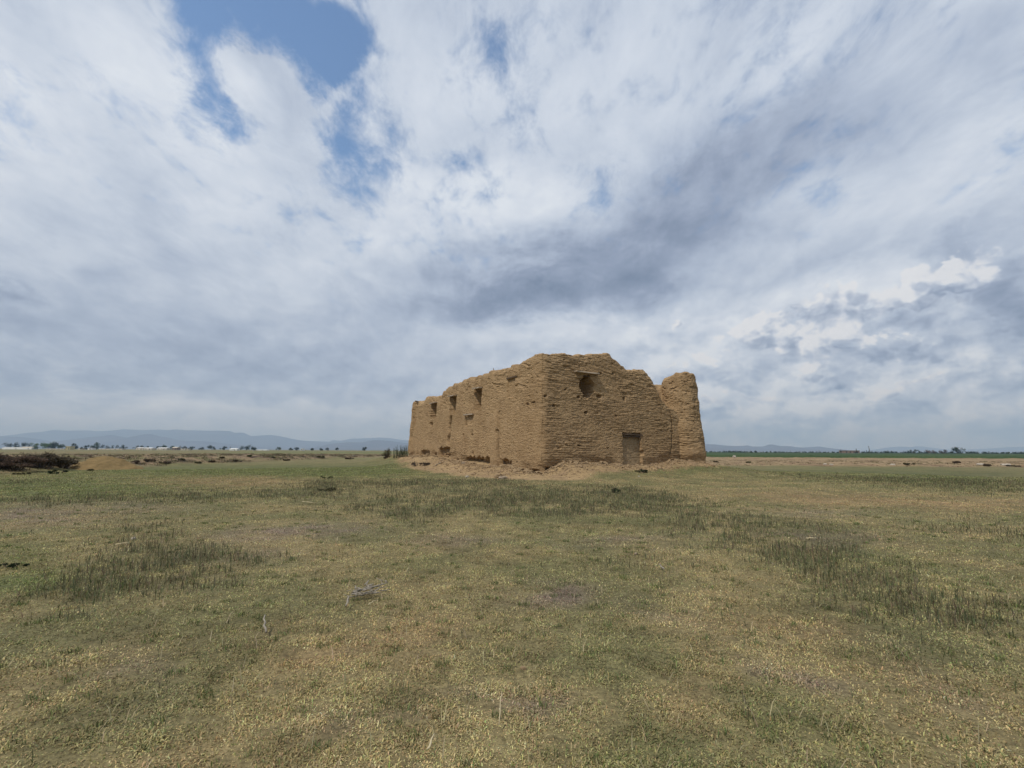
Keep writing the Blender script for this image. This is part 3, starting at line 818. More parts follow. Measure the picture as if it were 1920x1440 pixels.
def blades(x, y, z, ang, L, lean, wid, col, bend=True):
    """one bent blade per entry: 5 verts, a quad and a tip"""
    n = len(x); dx, dy = np.cos(ang), np.sin(ang); sx, sy = -dy, dx
    h1 = L*.55*np.cos(lean*.7); f1 = L*.55*np.sin(lean*.7)
    h2 = h1+L*.45*np.cos(lean*1.5); f2 = f1+L*.45*np.sin(lean*1.5)
    w = wid*.5
    P = [np.stack([x-sx*w, y-sy*w, z], -1), np.stack([x+sx*w, y+sy*w, z], -1),
         np.stack([x+dx*f1+sx*w*.9, y+dy*f1+sy*w*.9, z+h1], -1), np.stack([x+dx*f1-sx*w*.9, y+dy*f1-sy*w*.9, z+h1], -1),
         np.stack([x+dx*f2, y+dy*f2, np.maximum(z+h2, z+.004)], -1)]
    V = np.stack(P, 1).reshape(-1, 3); i = np.arange(n)*5
    T = np.concatenate([np.stack([i, i+1, i+2], -1), np.stack([i, i+2, i+3], -1), np.stack([i+3, i+2, i+4], -1)])
    C = np.repeat(col, 5, 0)
    return V, T, C

def grass_object(name, parts, label, cat='grass'):
    vs, fs, cs, n = [], [], [], 0
    for V, T, C in parts:
        vs.append(V); fs.append(T+n); cs.append(C); n += len(V)
    o = mesh_obj(name, np.concatenate(vs), np.concatenate(fs), GRASS, None, False, np.concatenate(cs))
    return tag(o, label, cat, None, 'stuff')

def jitter(col, amt, n): return np.clip(col*np.exp(RNG.normal(0, amt, (n, 1)))*np.exp(RNG.normal(0, amt*.25, (n, 3))), 0, .8)

def low_turf():
    NT = 185000
    x, y = dens_points(2.0, 46, NT, 1.62, R(56))
    Z = zones(x, y)
    tall, purp, green, soil, dirt, bank, band, r = Z
    clump = fbm(x*5.5, y*5.5, 701, 2)
    keep = (RNG.random(NT) < np.clip(.86-1.0*dirt-.40*soil-.7*bank+.75*clump+.35*fbm(x*1.6, y*1.6, 709, 3), 0.01, 1)) & ~((dirt > .85) & (RNG.random(NT) < .97)) & ~((y > 52) & (x > 12))
    x, y = x[keep], y[keep]; Z = tuple(q[keep] for q in Z); tall, purp, green, soil, dirt, bank, band, r = Z; clump = clump[keep]
    gc = ground_color(x, y, Z)*1.62*(1+.50*fbm(x*2.2, y*2.2, 707, 4)+.22*fbm(x*.6, y*.6, 708, 3))[:, None]
    k = 7; n = len(x)
    rep = lambda a: np.repeat(a, k)
    rr = rep(r); spread = .022+.0035*rr
    bx = rep(x)+RNG.normal(0, 1, n*k)*spread; by = rep(y)+RNG.normal(0, 1, n*k)*spread
    bz = terrain(bx, by)
    L = RNG.uniform(.010, .026, n*k)*(1+.8*rep(clump)+.6*rep(green))*(1+.02*rr)
    lean = np.where(RNG.random(n*k) < .6, RNG.uniform(.9, 1.6, n*k), RNG.uniform(.3, 1.2, n*k))
    wid = RNG.uniform(.0032, .0070, n*k)+.00055*rr
    col = jitter(np.repeat(gc, k, 0), .27, n*k)
    pick = RNG.random(n*k)
    col = np.where((pick < .10)[:, None], col*np.array([.55, .72, .55]), col)
    col = np.where((pick > .94)[:, None], np.clip(col*np.array([1.22, 1.18, 1.12]), 0, .6), col)
    p1 = blades(bx, by, bz-.004, RNG.uniform(0, 6.283, n*k), L, lean, wid, col)
    # scattered dry straws and taller single stems in the mat
    q = RNG.choice(n, 3500); a = RNG.uniform(0, 6.28, 3500)
    sx, sy = x[q]+RNG.normal(0, .1, 3500), y[q]+RNG.normal(0, .1, 3500)
    p2 = blades(sx, sy, terrain(sx, sy)+.012, a, RNG.uniform(.06, .14, 3500), RNG.uniform(.7, 1.15, 3500), .0028+.0004*np.hypot(sx, sy), jitter(np.tile([.36, .30, .18], (3500, 1)), .2, 3500))
    # fresh green tufts
    m = 900; gx_, gy_ = dens_points(2.0, 18, m, 1.2, R(54)); kk = 26
    tx = np.repeat(gx_, kk)+RNG.normal(0, .035, m*kk); ty = np.repeat(gy_, kk)+RNG.normal(0, .03, m*kk)
    p3 = blades(tx, ty, terrain(tx, ty), RNG.uniform(0, 6.28, m*kk), RNG.uniform(.02, .06, m*kk), RNG.uniform(.2, 1.1, m*kk), .003+.0004*np.hypot(tx, ty), jitter(np.tile([.120, .142, .050], (m*kk, 1)), .35, m*kk))
    grass_object('low_turf', [p1, p2, p3], 'short dry mat of turf and weeds covering the whole field')
low_turf()

def tall_grass():
    parts = []
    N = 420000
    x, y = dens_points(3.0, 40, N, 1.05, R(55))
    Z = zones(x, y); tall = Z[0]
    keep = RNG.random(N) < np.clip(tall*1.1-.10, 0, 1)*.46+.006
    keep &= (Z[4] < .6) & ~((y > 52) & (x > 12)) & (Z[5] < .5)
    x, y, r, tall = x[keep], y[keep], Z[7][keep], tall[keep]; n = len(x)
    z = terrain(x, y)
    L = RNG.uniform(.05, .17, n)*(.6+.5*np.clip(tall, 0, 1))
    kind = RNG.random(n)
    col = np.where((kind < .55)[:, None], np.array([.110, .118, .058]), np.where((kind < .82)[:, None], np.array([.155, .122, .078]), np.array([.215, .185, .095])))
    col = jitter(col, .28, n)
    parts.append(blades(x, y, z, RNG.uniform(0, 6.28, n), L, RNG.uniform(.02, .38, n), .0032+.00035*r, col))
    k = 2; xx, yy = np.repeat(x, k), np.repeat(y, k); zz = np.repeat(z, k)+np.repeat(L, k)*RNG.uniform(0, .6, n*k)
    parts.append(blades(xx, yy, zz, RNG.uniform(0, 6.28, n*k), RNG.uniform(.03, .07, n*k), RNG.uniform(.4, 1.0, n*k), .0034+.00035*np.repeat(r, k), np.repeat(col, k, 0)*1.1))
    print('tall stems', n)
    grass_object('tall_grass', parts, 'patches of taller dark green and brown grass stems across the field')
tall_grass()

def scrub():
    n = 42000
    x = np.where(RNG.random(n) < .72, RNG.uniform(-78, -30, n), RNG.uniform(14, 80, n)); y = RNG.uniform(24, 135, n)
    y = np.where(x > 0, RNG.uniform(50, 80, n), y)
    Z = zones(x, y); pat = fbm(x*.22, y*.16, 733, 3)
    keep = (np.maximum(Z[5], Z[6]*.8) > .45) & (RNG.random(n) < np.clip(.45+.9*pat, .03, 1)*np.where(x > 0, .45, 1))
    x, y, pat = x[keep], y[keep], pat[keep]; n = len(x); k = 9
    xx = np.repeat(x, k)+RNG.normal(0, .14, n*k); yy = np.repeat(y, k)+RNG.normal(0, .12, n*k)
    kind = np.repeat(RNG.random(n), k)
    col = np.where((kind < .35)[:, None], np.array([.105, .108, .052]), np.where((kind < .7)[:, None], np.array([.105, .075, .048]), np.array([.19, .155, .085])))
    b = blades(xx, yy, terrain(xx, yy)-.02, RNG.uniform(0, 6.28, n*k), RNG.uniform(.08, .26, n*k)*np.where(xx > 0, .6, 1), RNG.uniform(.1, 1.1, n*k), .018+.0004*yy, jitter(col, .3, n*k))
    grass_object('scrub', [b], 'low olive and brown scrub on the rough earth beyond the grass', 'scrub')
scrub()

# ------------------------------------------------------------------ shrubs
def leaf_cloud(centers, radii, n, size, squash=1.0, rng=RNG):
    """small leaf-sized faces spread through the volume of several clumps"""
    c = np.asarray(centers, float); rd = np.asarray(radii, float); w = rd**2; w = w/w.sum()
    idx = rng.choice(len(c), n, p=w)
    d = rng.normal(0, 1, (n, 3)); d /= np.linalg.norm(d, axis=1)[:, None]
    rr = rd[idx]*(rng.random(n)**.45)*(1+.18*rng.normal(0, 1, n))
    p = c[idx]+d*rr[:, None]*np.array([1, 1, squash])
    a = rng.normal(0, 1, (n, 3)); a /= np.linalg.norm(a, axis=1)[:, None]
    b = np.cross(a, rng.normal(0, 1, (n, 3))); b /= np.linalg.norm(b, axis=1)[:, None]+1e-9
    s = size*rng.uniform(.6, 1.4, n)[:, None]
    V = np.stack([p-a*s, p-b*s*.5, p+a*s, p+b*s*.5], 1).reshape(-1, 3)
    Fc = np.arange(n*4).reshape(-1, 4)
    return V, Fc

LEAF = {
 'bright': leaf_mat('bright_leaves', (0.10, 0.15, 0.035), (0.06, 0.10, 0.025)),
 'green': leaf_mat('green_leaves', (0.065, 0.09, 0.03), (0.035, 0.055, 0.018)),
 'dark': leaf_mat('dark_leaves', (0.035, 0.052, 0.022), (0.018, 0.03, 0.014)),
 'brown': leaf_mat('brown_leaves', (0.115, 0.085, 0.06), (0.07, 0.05, 0.036)),
 'red': leaf_mat('reddish_twigs', (0.155, 0.105, 0.075), (0.090, 0.062, 0.046)),
 'thick': leaf_mat('thicket_twigs', (0.120, 0.096, 0.062), (0.072, 0.058, 0.038)),
 'olive': leaf_mat('olive_leaves', (0.095, 0.088, 0.042), (0.055, 0.052, 0.026)),
 'pink': leaf_mat('bare_twigs', (0.17, 0.11, 0.085), (0.10, 0.07, 0.055)),
}
TRUNK = noisy_mat('bark', (0.10, 0.075, 0.055), (0.06, 0.045, 0.032), 5, .02)

def bush(p, w, h, mat, label, n=700, size=.05, group=None, cat='bush', name='bush', stems=14, lobes=7, depth=None, seed=None):
    rg = np.random.default_rng(seed or int(abs(p[0])*97+abs(p[1])*31)+3)
    root = empty(name, p, label, cat, group)
    dd = depth or w
    cs = [(rg.uniform(-.36, .36)*w, rg.uniform(-.36, .36)*dd, rg.uniform(.18, .62)*h) for _ in range(lobes)]
    rs = [rg.uniform(.16, .30)*min(w, h*1.6) for _ in range(lobes)]
    V, Fc = leaf_cloud(cs, rs, n, size, h/w if h < w else 1.0, rg); V[:, 2] = np.clip(V[:, 2], .0, h*1.1)
    mesh_obj('foliage', V, Fc, mat, root)
    m = MB()
    for k in range(stems):
        c = cs[k % lobes]; t = Vector((c[0]+rg.normal()*w*.10, c[1]+rg.normal()*dd*.1, min(h*1.05, c[2]+rg.uniform(.1, .4)*h)))
        s = Vector((c[0]*.4+rg.normal()*w*.05, c[1]*.4, -.1)); mid = s.lerp(t, .5)+Vector((rg.normal()*.04*w, rg.normal()*.04*w, .05*h))
        m.tube([s, mid, t], [size*.35, size*.28, size*.12], 4)
    m.build('stems', TRUNK, root)
    return root

def reed_clump(p, w, h, n, label, group=None):
    root = empty('dry_reeds', p, label, 'reeds', group); m = MB()
    for k in range(n):
        s = Vector((random.uniform(-.5, .5)*w, random.uniform(-.4, .4)*w, -.1)); hh = h*random.uniform(.5, 1.05)
        lean = Vector((random.uniform(-.12, .12), random.uniform(-.12, .12), 0))*hh
        m.tube([s, s+lean*.4+Vector((0, 0, hh*.5)), s+lean+Vector((0, 0, hh))], [.022, .018, .008], 4)
    m.build('stems', noisy_mat('reed_stems', (0.075, 0.085, 0.045), (0.05, 0.05, 0.032), 6, 0), root)
    V, Fc = leaf_cloud([(0, 0, h*.3)], [w*.45], 160, .06, .8); mesh_obj('foliage', V, Fc, LEAF['dark'], root)

random.seed(21)
p = ground_hit(752, 857); reed_clump(p, 1.5, 1.35, 46, 'clump of tall thin dark stems beside the far left end of the fort')
bush(ground_hit(727, 857), 1.25, 1.15, LEAF['olive'], 'loose thin grey-green bush left of the tall dark stems', 260, .07, stems=26)
bush(ground_hit(724, 859.5), .9, .35, LEAF['brown'], 'low dark brown bush in front of the loose grey-green bush', 300, .06)
bush(ground_hit(788, 873), 1.9, .5, LEAF['brown'], 'dark brown flattened bush lying on the rubble slope at the left end of the fort', 900, .05, depth=.9)
bush(ground_hit(1202, 886), .9, .28, LEAF['dark'], 'low dark shrub on the dirt edge in front of the bricked-up door', 420, .04, stems=20)
bush(ground_hit(1150, 924), .55, .25, LEAF['dark'], 'dark green weed clump in the tall grass in front of the fort', 420, .022)
bush(ground_hit(608, 922), .75, .24, LEAF['olive'], 'olive weed clump in the grass left of the fort', 480, .03)
bush(ground_hit(612, 897), .9, .16, LEAF['green'], 'low green weed patch on the lawn left of the fort', 380, .03)
bush(ground_hit(20, 1064), .55, .09, LEAF['dark'], 'flat dark weed spreading in the grass at the left edge', 500, .02, depth=.3)
bush(ground_hit(22, 879), 4.6, 1.2, LEAF['red'], 'reddish brown thicket at the left edge beyond the lawn', 6500, .075, stems=60, lobes=16, depth=2.4)
bush(ground_hit(72, 878), 3.2, 1.4, LEAF['thick'], 'dark brown bushy thicket between the reddish thicket and the heap of earth', 5200, .075, stems=60, lobes=14, depth=2.2)
bush(ground_hit(115, 877), 2.9, 1.05, LEAF['thick'], 'lower dark thicket right against the heap of earth', 4200, .07, stems=50, lobes=12, depth=2.0)
bush(ground_hit(-45, 880), 4.4, 1.4, LEAF['red'], 'reddish brown thicket cut by the left edge of the photo', 4500, .08, stems=40, lobes=14, depth=2.4)
bush(ground_hit(105, 888), 1.2, .3, LEAF['dark'], 'small dark green clump in front of the dark thicket at the lawn edge', 400, .05)
GB = 'low shrubs on the spoil bank at the left'
LB = 'small dark shrub on the rough spoil bank beyond the left lawn'
for x, y, w, h, c in [(252,868,26,7,'brown'),(282,866,30,8,'brown'),(309,869,20,5,'brown'),(338,863,14,4,'olive'),(396,867,9,4,'brown'),(443,866,16,4,'brown'),(512,859,9,3,'olive'),(536,864,15,3.5,'brown'),(603,858,14,3,'olive'),(655,861,15,3.5,'brown'),(230,877,12,4,'green'),(170,883,20,4,'olive'),(40,890,26,4,'olive'),(415,859,12,3,'olive'),(372,869,12,4,'olive'),(469,856,12,3,'green')]:
    p = ground_hit(x, y); k = p.y/F
    bush(p, w*k, h*k, LEAF[c], LB, 320, .0016*p.y+.02, GB, stems=10)
GR = 'small shrubs along the ploughed earth at the right'
LR = 'small dark shrub on the ploughed earth right of the fort'
for x, y, w, h, c in [(1345,867,14,3,'thick'),(1405,868,18,3,'olive'),(1700,871,26,3.5,'olive'),(1792,868,10,4,'brown'),(1850,874,12,5,'brown'),(1900,875,20,4,'thick')]:
    p = ground_hit(x, y); k = p.y/F
    bush(p, w*k, h*k, LEAF[c], LR, 300, .0015*p.y+.02, GR, stems=10)

# heap of earth on the left
p = ground_hit(197, 880); n = 70; L = 3.1
sv = np.linspace(-L, L, n); A, B = np.meshgrid(sv, sv); q = np.hypot(A/2.75, B/2.0)+.12*fbm(A*.6, B*.6, 800, 3)
Zh = 1.12*np.clip(1-q, -.12, 1)**1.0 if False else 1.0*np.maximum(1-q**1.5, -.15)+.14*fbm(A*1.0, B*1.0, 801, 5)
Zg2 = Zh+0*A
HEAP = mud_mat('loose_earth', (0.275, 0.19, 0.09), (0.175, 0.13, 0.062), 1.0, False)
h_ = mesh_obj('earth_heap', np.stack([A, B, Zg2], -1).reshape(-1, 3), grid_faces(n, n), HEAP, None, True); h_.location = p
tag(h_, 'tan heap of dumped earth beside the dark thicket at the left', 'earth heap')

# ------------------------------------------------------------------ crop field, far trees, houses
def crop():
    xs = np.concatenate([np.arange(20, 330, 1.0), geo(330, 900, 2, 1.05)]); ys = np.concatenate([np.arange(122, 170, .8), geo(170, 900, 1.5, 1.06)])
    A, B = np.meshgrid(xs, ys)
    z = .78+.16*fbm(A*.25, B*.12, 820, 3)+.10*fbm(A*1.1, B*.9, 821, 2)
    front = sstep(122, 124, B+1.2*pn(A*.2, B*0, 822)); z = z*front-.25*(1-front)
    left = sstep(20, 24, A); z = z*left-.25*(1-left)
    n1 = fbm(A*.02, B*.02, 823, 3).ravel()*.5+.5
    col = np.array([.030, .055, .022])+(np.array([.050, .078, .030])-np.array([.030, .055, .022]))*n1[:, None]
    m, nt, b = new_mat('crop_leaves'); a = nd(nt, 'ShaderNodeAttribute', attribute_name='Col'); P = pos(nt)
    f = mrange(nt, noise(nt, P, 2.2, 5, .7), .3, .7, .5, 1.5)
    cc = nd(nt, 'ShaderNodeCombineColor'); [nt.links.new(f, cc.inputs[i]) for i in range(3)]
    nt.links.new(mixc(nt, 1.0, a.outputs['Color'], cc.outputs[0], 'MULTIPLY'), b.inputs['Base Color'])
    o = mesh_obj('crop_field', np.stack([A, B, z], -1).reshape(-1, 3), grid_faces(len(ys), len(xs)), m, None, True, col)
    tag(o, 'dark green standing crop in a long strip below the right horizon', 'crop', None, 'stuff')
crop()

def tree(px, depth, hpx, wpx, mat, label, group, name='tree', shape=1.0, base=0.0, n=420):
    p = at_depth(px, depth); p.z = base; k = depth/F; h, w = hpx*k, wpx*k
    rg = np.random.default_rng(int(px*13+depth))
    root = empty(name, p, label, 'tree', group)
    lob = 9; cs, rs = [], []
    for i in range(lob):
        t = rg.uniform(.25, .86); cs.append((rg.uniform(-.36, .36)*w*(1.15-t*.6), rg.uniform(-.3, .3)*w, t*h)); rs.append(rg.uniform(.14, .24)*min(w, h*1.2)+.02*w)
    if w < h*.5: cs = [(rg.normal()*.06*w, 0, t*h) for t in np.linspace(.15, .92, lob)]; rs = [w*.5*(1.05-abs(t-.4)) for t in np.linspace(.15, .92, lob)]
    V, Fc = leaf_cloud(cs, rs, n, .055*min(w, h)+.08, 1.0, rg); V[:, 2] = np.clip(V[:, 2], .08*h, None)
    mesh_obj('crown', V, Fc, mat, root)
    m = MB(); m.tube([(0, 0, -.2), (.02*w, 0, h*.3), (-.01*w, 0, h*.7)], [.045*min(w, h), .035*min(w, h), .012*min(w, h)], 7)
    for i in range(4):
        c = Vector(cs[i]); m.tube([(0, 0, h*.25), (c.x*.5, c.y*.5, (h*.25+c.z)*.5), c], [.022*min(w, h), .016*min(w, h), .006*min(w, h)], 5)
    m.build('trunk', TRUNK, root)
    return root
GT = 'trees of the distant village on the left'; L0 = 'small far-off tree of the village row on the left horizon'
for x, h, w, c, lab in [(14,9,34,'dark','long dark tree crown behind the white shed, leftmost in the village'),(44,9,34,'dark','dark tree crown behind the right half of the white shed'),(70,10,30,'bright','bright green tree right of the white shed, larger of the two light ones'),(90,10,24,'bright','bright green tree between the larger light one and a dark tree'),
        (103,10,16,'dark','dark round tree left of the yellow house'),(117,8,18,'green','mid green tree directly left of the yellow house'),(137,9,11,'dark','dark tree hugging the right side of the yellow house'),
        (162,6.5,17,'dark','low wide dark tree left of the tall round one, right of the yellow house'),(180,9.5,15,'green','tall round tree alone right of the yellow house'),(200,6,26,'dark','wide dark tree behind the low white wall'),(226,6,26,'dark','dark tree right of the wide one, by the thin cypress'),
        (261,6,18,'olive','tree behind the leftmost pale village house'),(274,5,14,'dark',L0),(298,5,16,'dark',L0),(306,6,10,'green',L0),(322,5,14,'green',L0),(348,5,20,'olive',L0),(360,5,14,'dark',L0),(378,4,10,'dark',L0),(397,6.5,20,'dark',L0),(420,5,14,'dark',L0),(462,8,22,'dark','largest dark tree right of the peaked white shed'),(476,5,16,'dark',L0),
        (522,4.5,14,'green',L0),(545,3.5,9,'dark',L0),(556,4,9,'dark',L0),(585,4,7,'dark',L0),(602,4,6,'dark',L0),(613,3.5,9,'dark',L0),(632,4,5,'dark',L0),(683,6,9,'dark','lone dark tree on the plain nearest the fort')]:
    tree(x, 800 if x > 60 else 840, h*1.12+1.5, w*1.2, LEAF[c], lab, GT, n=700)
tree(231, 790, 10, 2.6, LEAF['dark'], 'thin dark cypress in the village on the left', GT, 'cypress')
tree(432, 790, 7, 2.6, LEAF['dark'], 'thin cypress beside the peaked white shed', GT, 'cypress')
GQ = 'trees along the right horizon'
for x, h, w, c, lab, nm in [(1577,8.5,2.6,'dark','thin cypress left of the long brown building','cypress'),(1606,10,3.0,'dark','thin cypress at the right end of the long brown building','cypress'),(1712,8,24,'dark','broad dark tree second to the right of the pole','tree'),(1745,8,20,'pink','bare pinkish-brown tree between two dark ones','tree'),(1767,8.5,16,'brown','dark reddish-brown round tree left of the tallest tree','tree'),(1795,14,21,'dark','tallest dark tree on the right horizon','tree'),(1661,5.5,20,'dark','low dark tree just right of the pole','tree'),
        (1388,4,5,'dark','tiny far tree on the right horizon nearest the fort','tree'),(1396,4,6,'dark','small dark far tree, second from the fort on the right horizon','tree'),(1408,4,6,'dark','small dark far tree, third from the fort on the right horizon','tree'),(1417,5,6,'dark','rounder far tree, fourth from the fort on the right horizon','tree'),(1437,4,4,'dark','tiny far tree, fifth from the fort on the right horizon','tree'),(1890,5,9,'green','small hazy tree near the right edge of the horizon','tree')]:
    tree(x, 520, h, w, LEAF[c], lab, GQ, nm)
# low dark tree line
m = MB()
V, Fc = [], []
cs = []; rs = []
for x in np.arange(1200, 1990, 5.0):
    dp = 640; hh = 2.2+1.0*float(pn(x*.02, 0, 830))+.5*float(pn(x*.2, 0, 831))
    if x > 1615: hh += .8
    q = at_depth(x, dp); cs.append((q.x, q.y+RNG.uniform(-4, 4), hh*.4)); rs.append(hh*.75+.6)
V, Fc = leaf_cloud(cs, rs, 9000, .7, .8); V[:, 2] = np.clip(V[:, 2], 0, 9)
o = mesh_obj('far_wood', V, Fc, LEAF['dark']); tag(o, 'low dark line of trees and hedges along the right horizon', 'tree line', None, 'stuff')

WHITE = noisy_mat('white_sheeting', (0.80, 0.79, 0.76), (0.70, 0.69, 0.66), .3, 0)
CREAM = noisy_mat('cream_render', (0.58, 0.52, 0.42), (0.48, 0.42, 0.33), .4, 0)
YELL = noisy_mat('yellow_render', (0.46, 0.40, 0.20), (0.38, 0.32, 0.16), .4, 0)
BROWN = noisy_mat('mud_render', (0.26, 0.19, 0.15), (0.20, 0.145, 0.11), .4, 0)
DARKW = noisy_mat('dark_window', (0.03, 0.03, 0.035), (0.02, 0.02, 0.02), .4, 0, rough=.3)
GREYR = noisy_mat('grey_roof', (0.30, 0.30, 0.32), (0.22, 0.22, 0.24), .4, 0)
def house(x0, x1, hpx, depth, mat, roofmat, label, group, gable=0.0, wins=3, name='house', cat='house', dep=9.0):
    a = at_depth(x0, depth); b_ = at_depth(x1, depth); w = abs(b_.x-a.x); h = hpx*depth/F
    root = empty(name, ((a.x+b_.x)/2, depth, 0), label, cat, group)
    m = MB(); m.box(-w/2, w/2, 0, dep, -.2, h); m.build('wall', mat, root)
    m = MB(); e = .25
    if gable:
        g = gable*depth/F
        vs = [(-w/2-e, -e, h), (w/2+e, -e, h), (w/2+e, dep+e, h), (-w/2-e, dep+e, h), (-w/2-e, dep/2, h+g), (w/2+e, dep/2, h+g)]
        m.add(vs, [(0, 1, 5, 4), (2, 3, 4, 5), (0, 4, 3), (1, 2, 5), (3, 2, 1, 0)])
    else: m.box(-w/2-e, w/2+e, -e, dep+e, h+.003, h+.35)
    m.build('roof', roofmat, root)
    for i in range(wins):
        m = MB(); cx = -w/2+w*(i+.5)/wins; m.box(cx-.6, cx+.6, -.06, .05, h*.38, h*.75); m.build('window', DARKW, root)
    m = MB(); m.box(w*.22-.5, w*.22+.5, -.08, .04, 0, min(2.1, h*.75)); m.build('door', DARKW, root)
    return root
GV = 'buildings of the distant village'
house(4, 40, 3.2, 800, WHITE, WHITE, 'long low white shed in front of the dark trees at the far left', GV, .6, 0, 'shed', 'shed')
house(38, 59, 3.2, 792, WHITE, CREAM, 'shorter white shed with a raised roof at the right end of the long white shed', GV, 1.6, 0, 'shed', 'shed')
house(87, 120, 1.4, 790, CREAM, CREAM, 'very low pale wall-like building left of the yellow house', GV, 0, 4)
house(123, 131, 6.0, 790, YELL, CREAM, 'small yellow two-storey house among the village trees', GV, 0, 2)
house(147, 154, 2.8, 800, CREAM, WHITE, 'small pale hut with a white roof right of the yellow house', GV, .8, 1)
house(186, 228, 1.8, 780, CREAM, WHITE, 'long low whitish building in front of the wide dark tree', GV, 0, 5)
house(165, 171, 2.6, 775, WHITE, GREYR, 'tiny white hut between the low tree and the tall round tree', GV, 1.0, 1)
house(255, 268, 3.6, 780, CREAM, WHITE, 'leftmost pale house of the village cluster', GV, 1.0, 2)
house(270, 284, 3.2, 775, CREAM, WHITE, 'pale house with a white roof, second in the village cluster', GV, 1.2, 2)
house(294, 312, 3.4, 778, CREAM, WHITE, 'widest pale house of the village cluster', GV, 1.2, 3)
house(322, 331, 4.4, 770, BROWN, CREAM, 'brownish house with a sloping roof, right end of the village cluster', GV, 1.6, 2)
house(335, 353, 2.4, 790, CREAM, CREAM, 'low cream building right of the brownish house', GV, 0, 3)
house(430, 444, 2.6, 780, WHITE, WHITE, 'white shed with a peaked roof standing alone on the plain', GV, 1.2, 1, 'shed', 'shed')
house(474, 500, 1.5, 800, WHITE, WHITE, 'long thin white building right of the largest dark tree', GV, .4, 0, 'shed', 'shed')
house(564, 567, 3.6, 800, WHITE, WHITE, 'narrow white tower-like hut on the plain', GV, 0, 1)
house(1584, 1612, 5.8, 520, BROWN, BROWN, 'long flat-roofed brown building on the right horizon', None, 0, 4, 'farm_building', 'building')
# pole
p = at_depth(1631, 500); p.z = 0; k = 500/F
root = empty('utility_pole', p, 'thin leaning wooden pole with a cross-arm on the right horizon', 'pole')
m = MB(); m.tube([(0, 0, -.3), (-.3, 0, 4.5), (-.8, 0, 13*k+1.0)], [.26, .22, .16], 6); m.build('post', TRUNK, root)
m = MB(); m.bar((-1.6, 0, 7.7), (.3, 0, 7.5), .2, .22); m.build('cross_arm', TRUNK, root)
m = MB(); m.box(-.7, .1, -.3, .3, 4.6, 5.8); m.build('transformer', GREYR, root)

# ------------------------------------------------------------------ mountains
def mountain_mat(name, c0, c1):
    m, nt, b = new_mat(name); P = pos(nt)
    f = noise(nt, P, .0016, 6, .6)
    nt.links.new(mixc(nt, mrange(nt, f, .35, .65, 0, 1), c0, c1), b.inputs['Base Color']); return m
MTN = mountain_mat('mountain_rock', (0.075, 0.07, 0.07), (0.11, 0.10, 0.095))
def ridge(pts, depth, thick, seed, mat=MTN):
    xs_ = np.linspace(pts[0][0], pts[-1][0], 260); ys_ = np.interp(xs_, [p[0] for p in pts], [p[1] for p in pts])
    tops = []
    for x, y in zip(xs_, ys_): q = at_depth(x, depth, y); tops.append((q.x, q.z))
    tops = np.array(tops); nrow = 50; rows = []
    for i in range(nrow):
        t = i/(nrow-1)*2-1            # -1 front foot .. 0 crest .. 1 back foot
        yy = depth+t*thick
        prof = (1-abs(t))**1.15
        X = tops[:, 0]; zz = tops[:, 1]*prof
        spur = fbm(X/thick*2.6, np.full_like(X, t*1.6), seed, 4)
        zz = zz*(1+.30*spur*(1-prof)*1.6)*1.0
        zz = np.where(prof > .999, tops[:, 1], np.minimum(zz, tops[:, 1]*(.55+.45*prof)))-3*(1-prof)
        rows.append(np.stack([X, yy+0*X+.10*thick*spur*(1-prof), zz], -1))
    o = mesh_obj('mountain_ridge', np.concatenate(rows), grid_faces(nrow, len(xs_)), mat, None, True); tag(o, kind='structure')
ridge([(-260,832),(-120,822),(-40,820),(0,818),(25,817),(40,813),(62,810),(80,809),(104,805.5),(130,807),(165,806),(185,808),(205,807),(235,804),(265,806),(300,804.5),(320,806),(330,804.5),(355,806),(405,807),(428,807),(440,811),(455,810),(470,817),(490,816),(508,815),(522,817),(540,821),(560,825),(590,827),(620,828),(660,831),(700,838),(740,846)], 13500, 2600, 900)
ridge([(-260,826),(-80,818),(0,817),(25,818),(50,820),(70,823),(85,829),(110,830),(140,824),(170,819),(210,815),(230,819),(245,821),(258,818),(270,814),(282,813),(300,818),(320,824),(350,826),(380,827),(420,831),(470,836),(500,844)], 9500, 1700, 930)
ridge([(590,842),(620,832),(650,829),(680,829),(700,825),(710,824.5),(730,826),(750,829),(767,831),(800,834),(850,838),(900,845)], 9500, 1300, 950)
ridge([(600,838),(625,825),(640,826),(660,822),(690,821),(710,820),(730,821),(760,825),(790,826),(830,830),(900,838),(940,846)], 15500, 2000, 960)
ridge([(1180,846),(1240,836),(1300,832),(1340,833),(1357,835),(1375,836),(1390,836),(1400,835),(1410,837),(1432,837),(1438,835),(1444,833),(1450,833.5),(1460,836),(1475,836),(1485,838),(1505,839),(1520,838),(1535,837),(1545,840),(1555,844),(1572,848)], 9000, 1300, 970)
ridge([(1640,848),(1655,843),(1665,839),(1690,837),(1705,838),(1720,836.5),(1730,837),(1740,839),(1755,841),(1775,844),(1830,842),(1870,840),(1890,838),(1930,837),(2000,836),(2100,849)], 14500, 1700, 980)

# ------------------------------------------------------------------ sun, haze, sky
SUN_EL = R(56); SUN_DIR = Vector((-.69*math.cos(SUN_EL), -.724*math.cos(SUN_EL), math.sin(SUN_EL)))
ld = bpy.data.lights.new('sun', 'SUN'); ld.energy = 2.9; ld.angle = R(0.6); ld.color = (1, .955, .88)
sun = bpy.data.objects.new('sun', ld); COL.objects.link(sun)
sun.rotation_euler = (-SUN_DIR).to_track_quat('-Z', 'Y').to_euler(); sun.location = (-20, -30, 60)

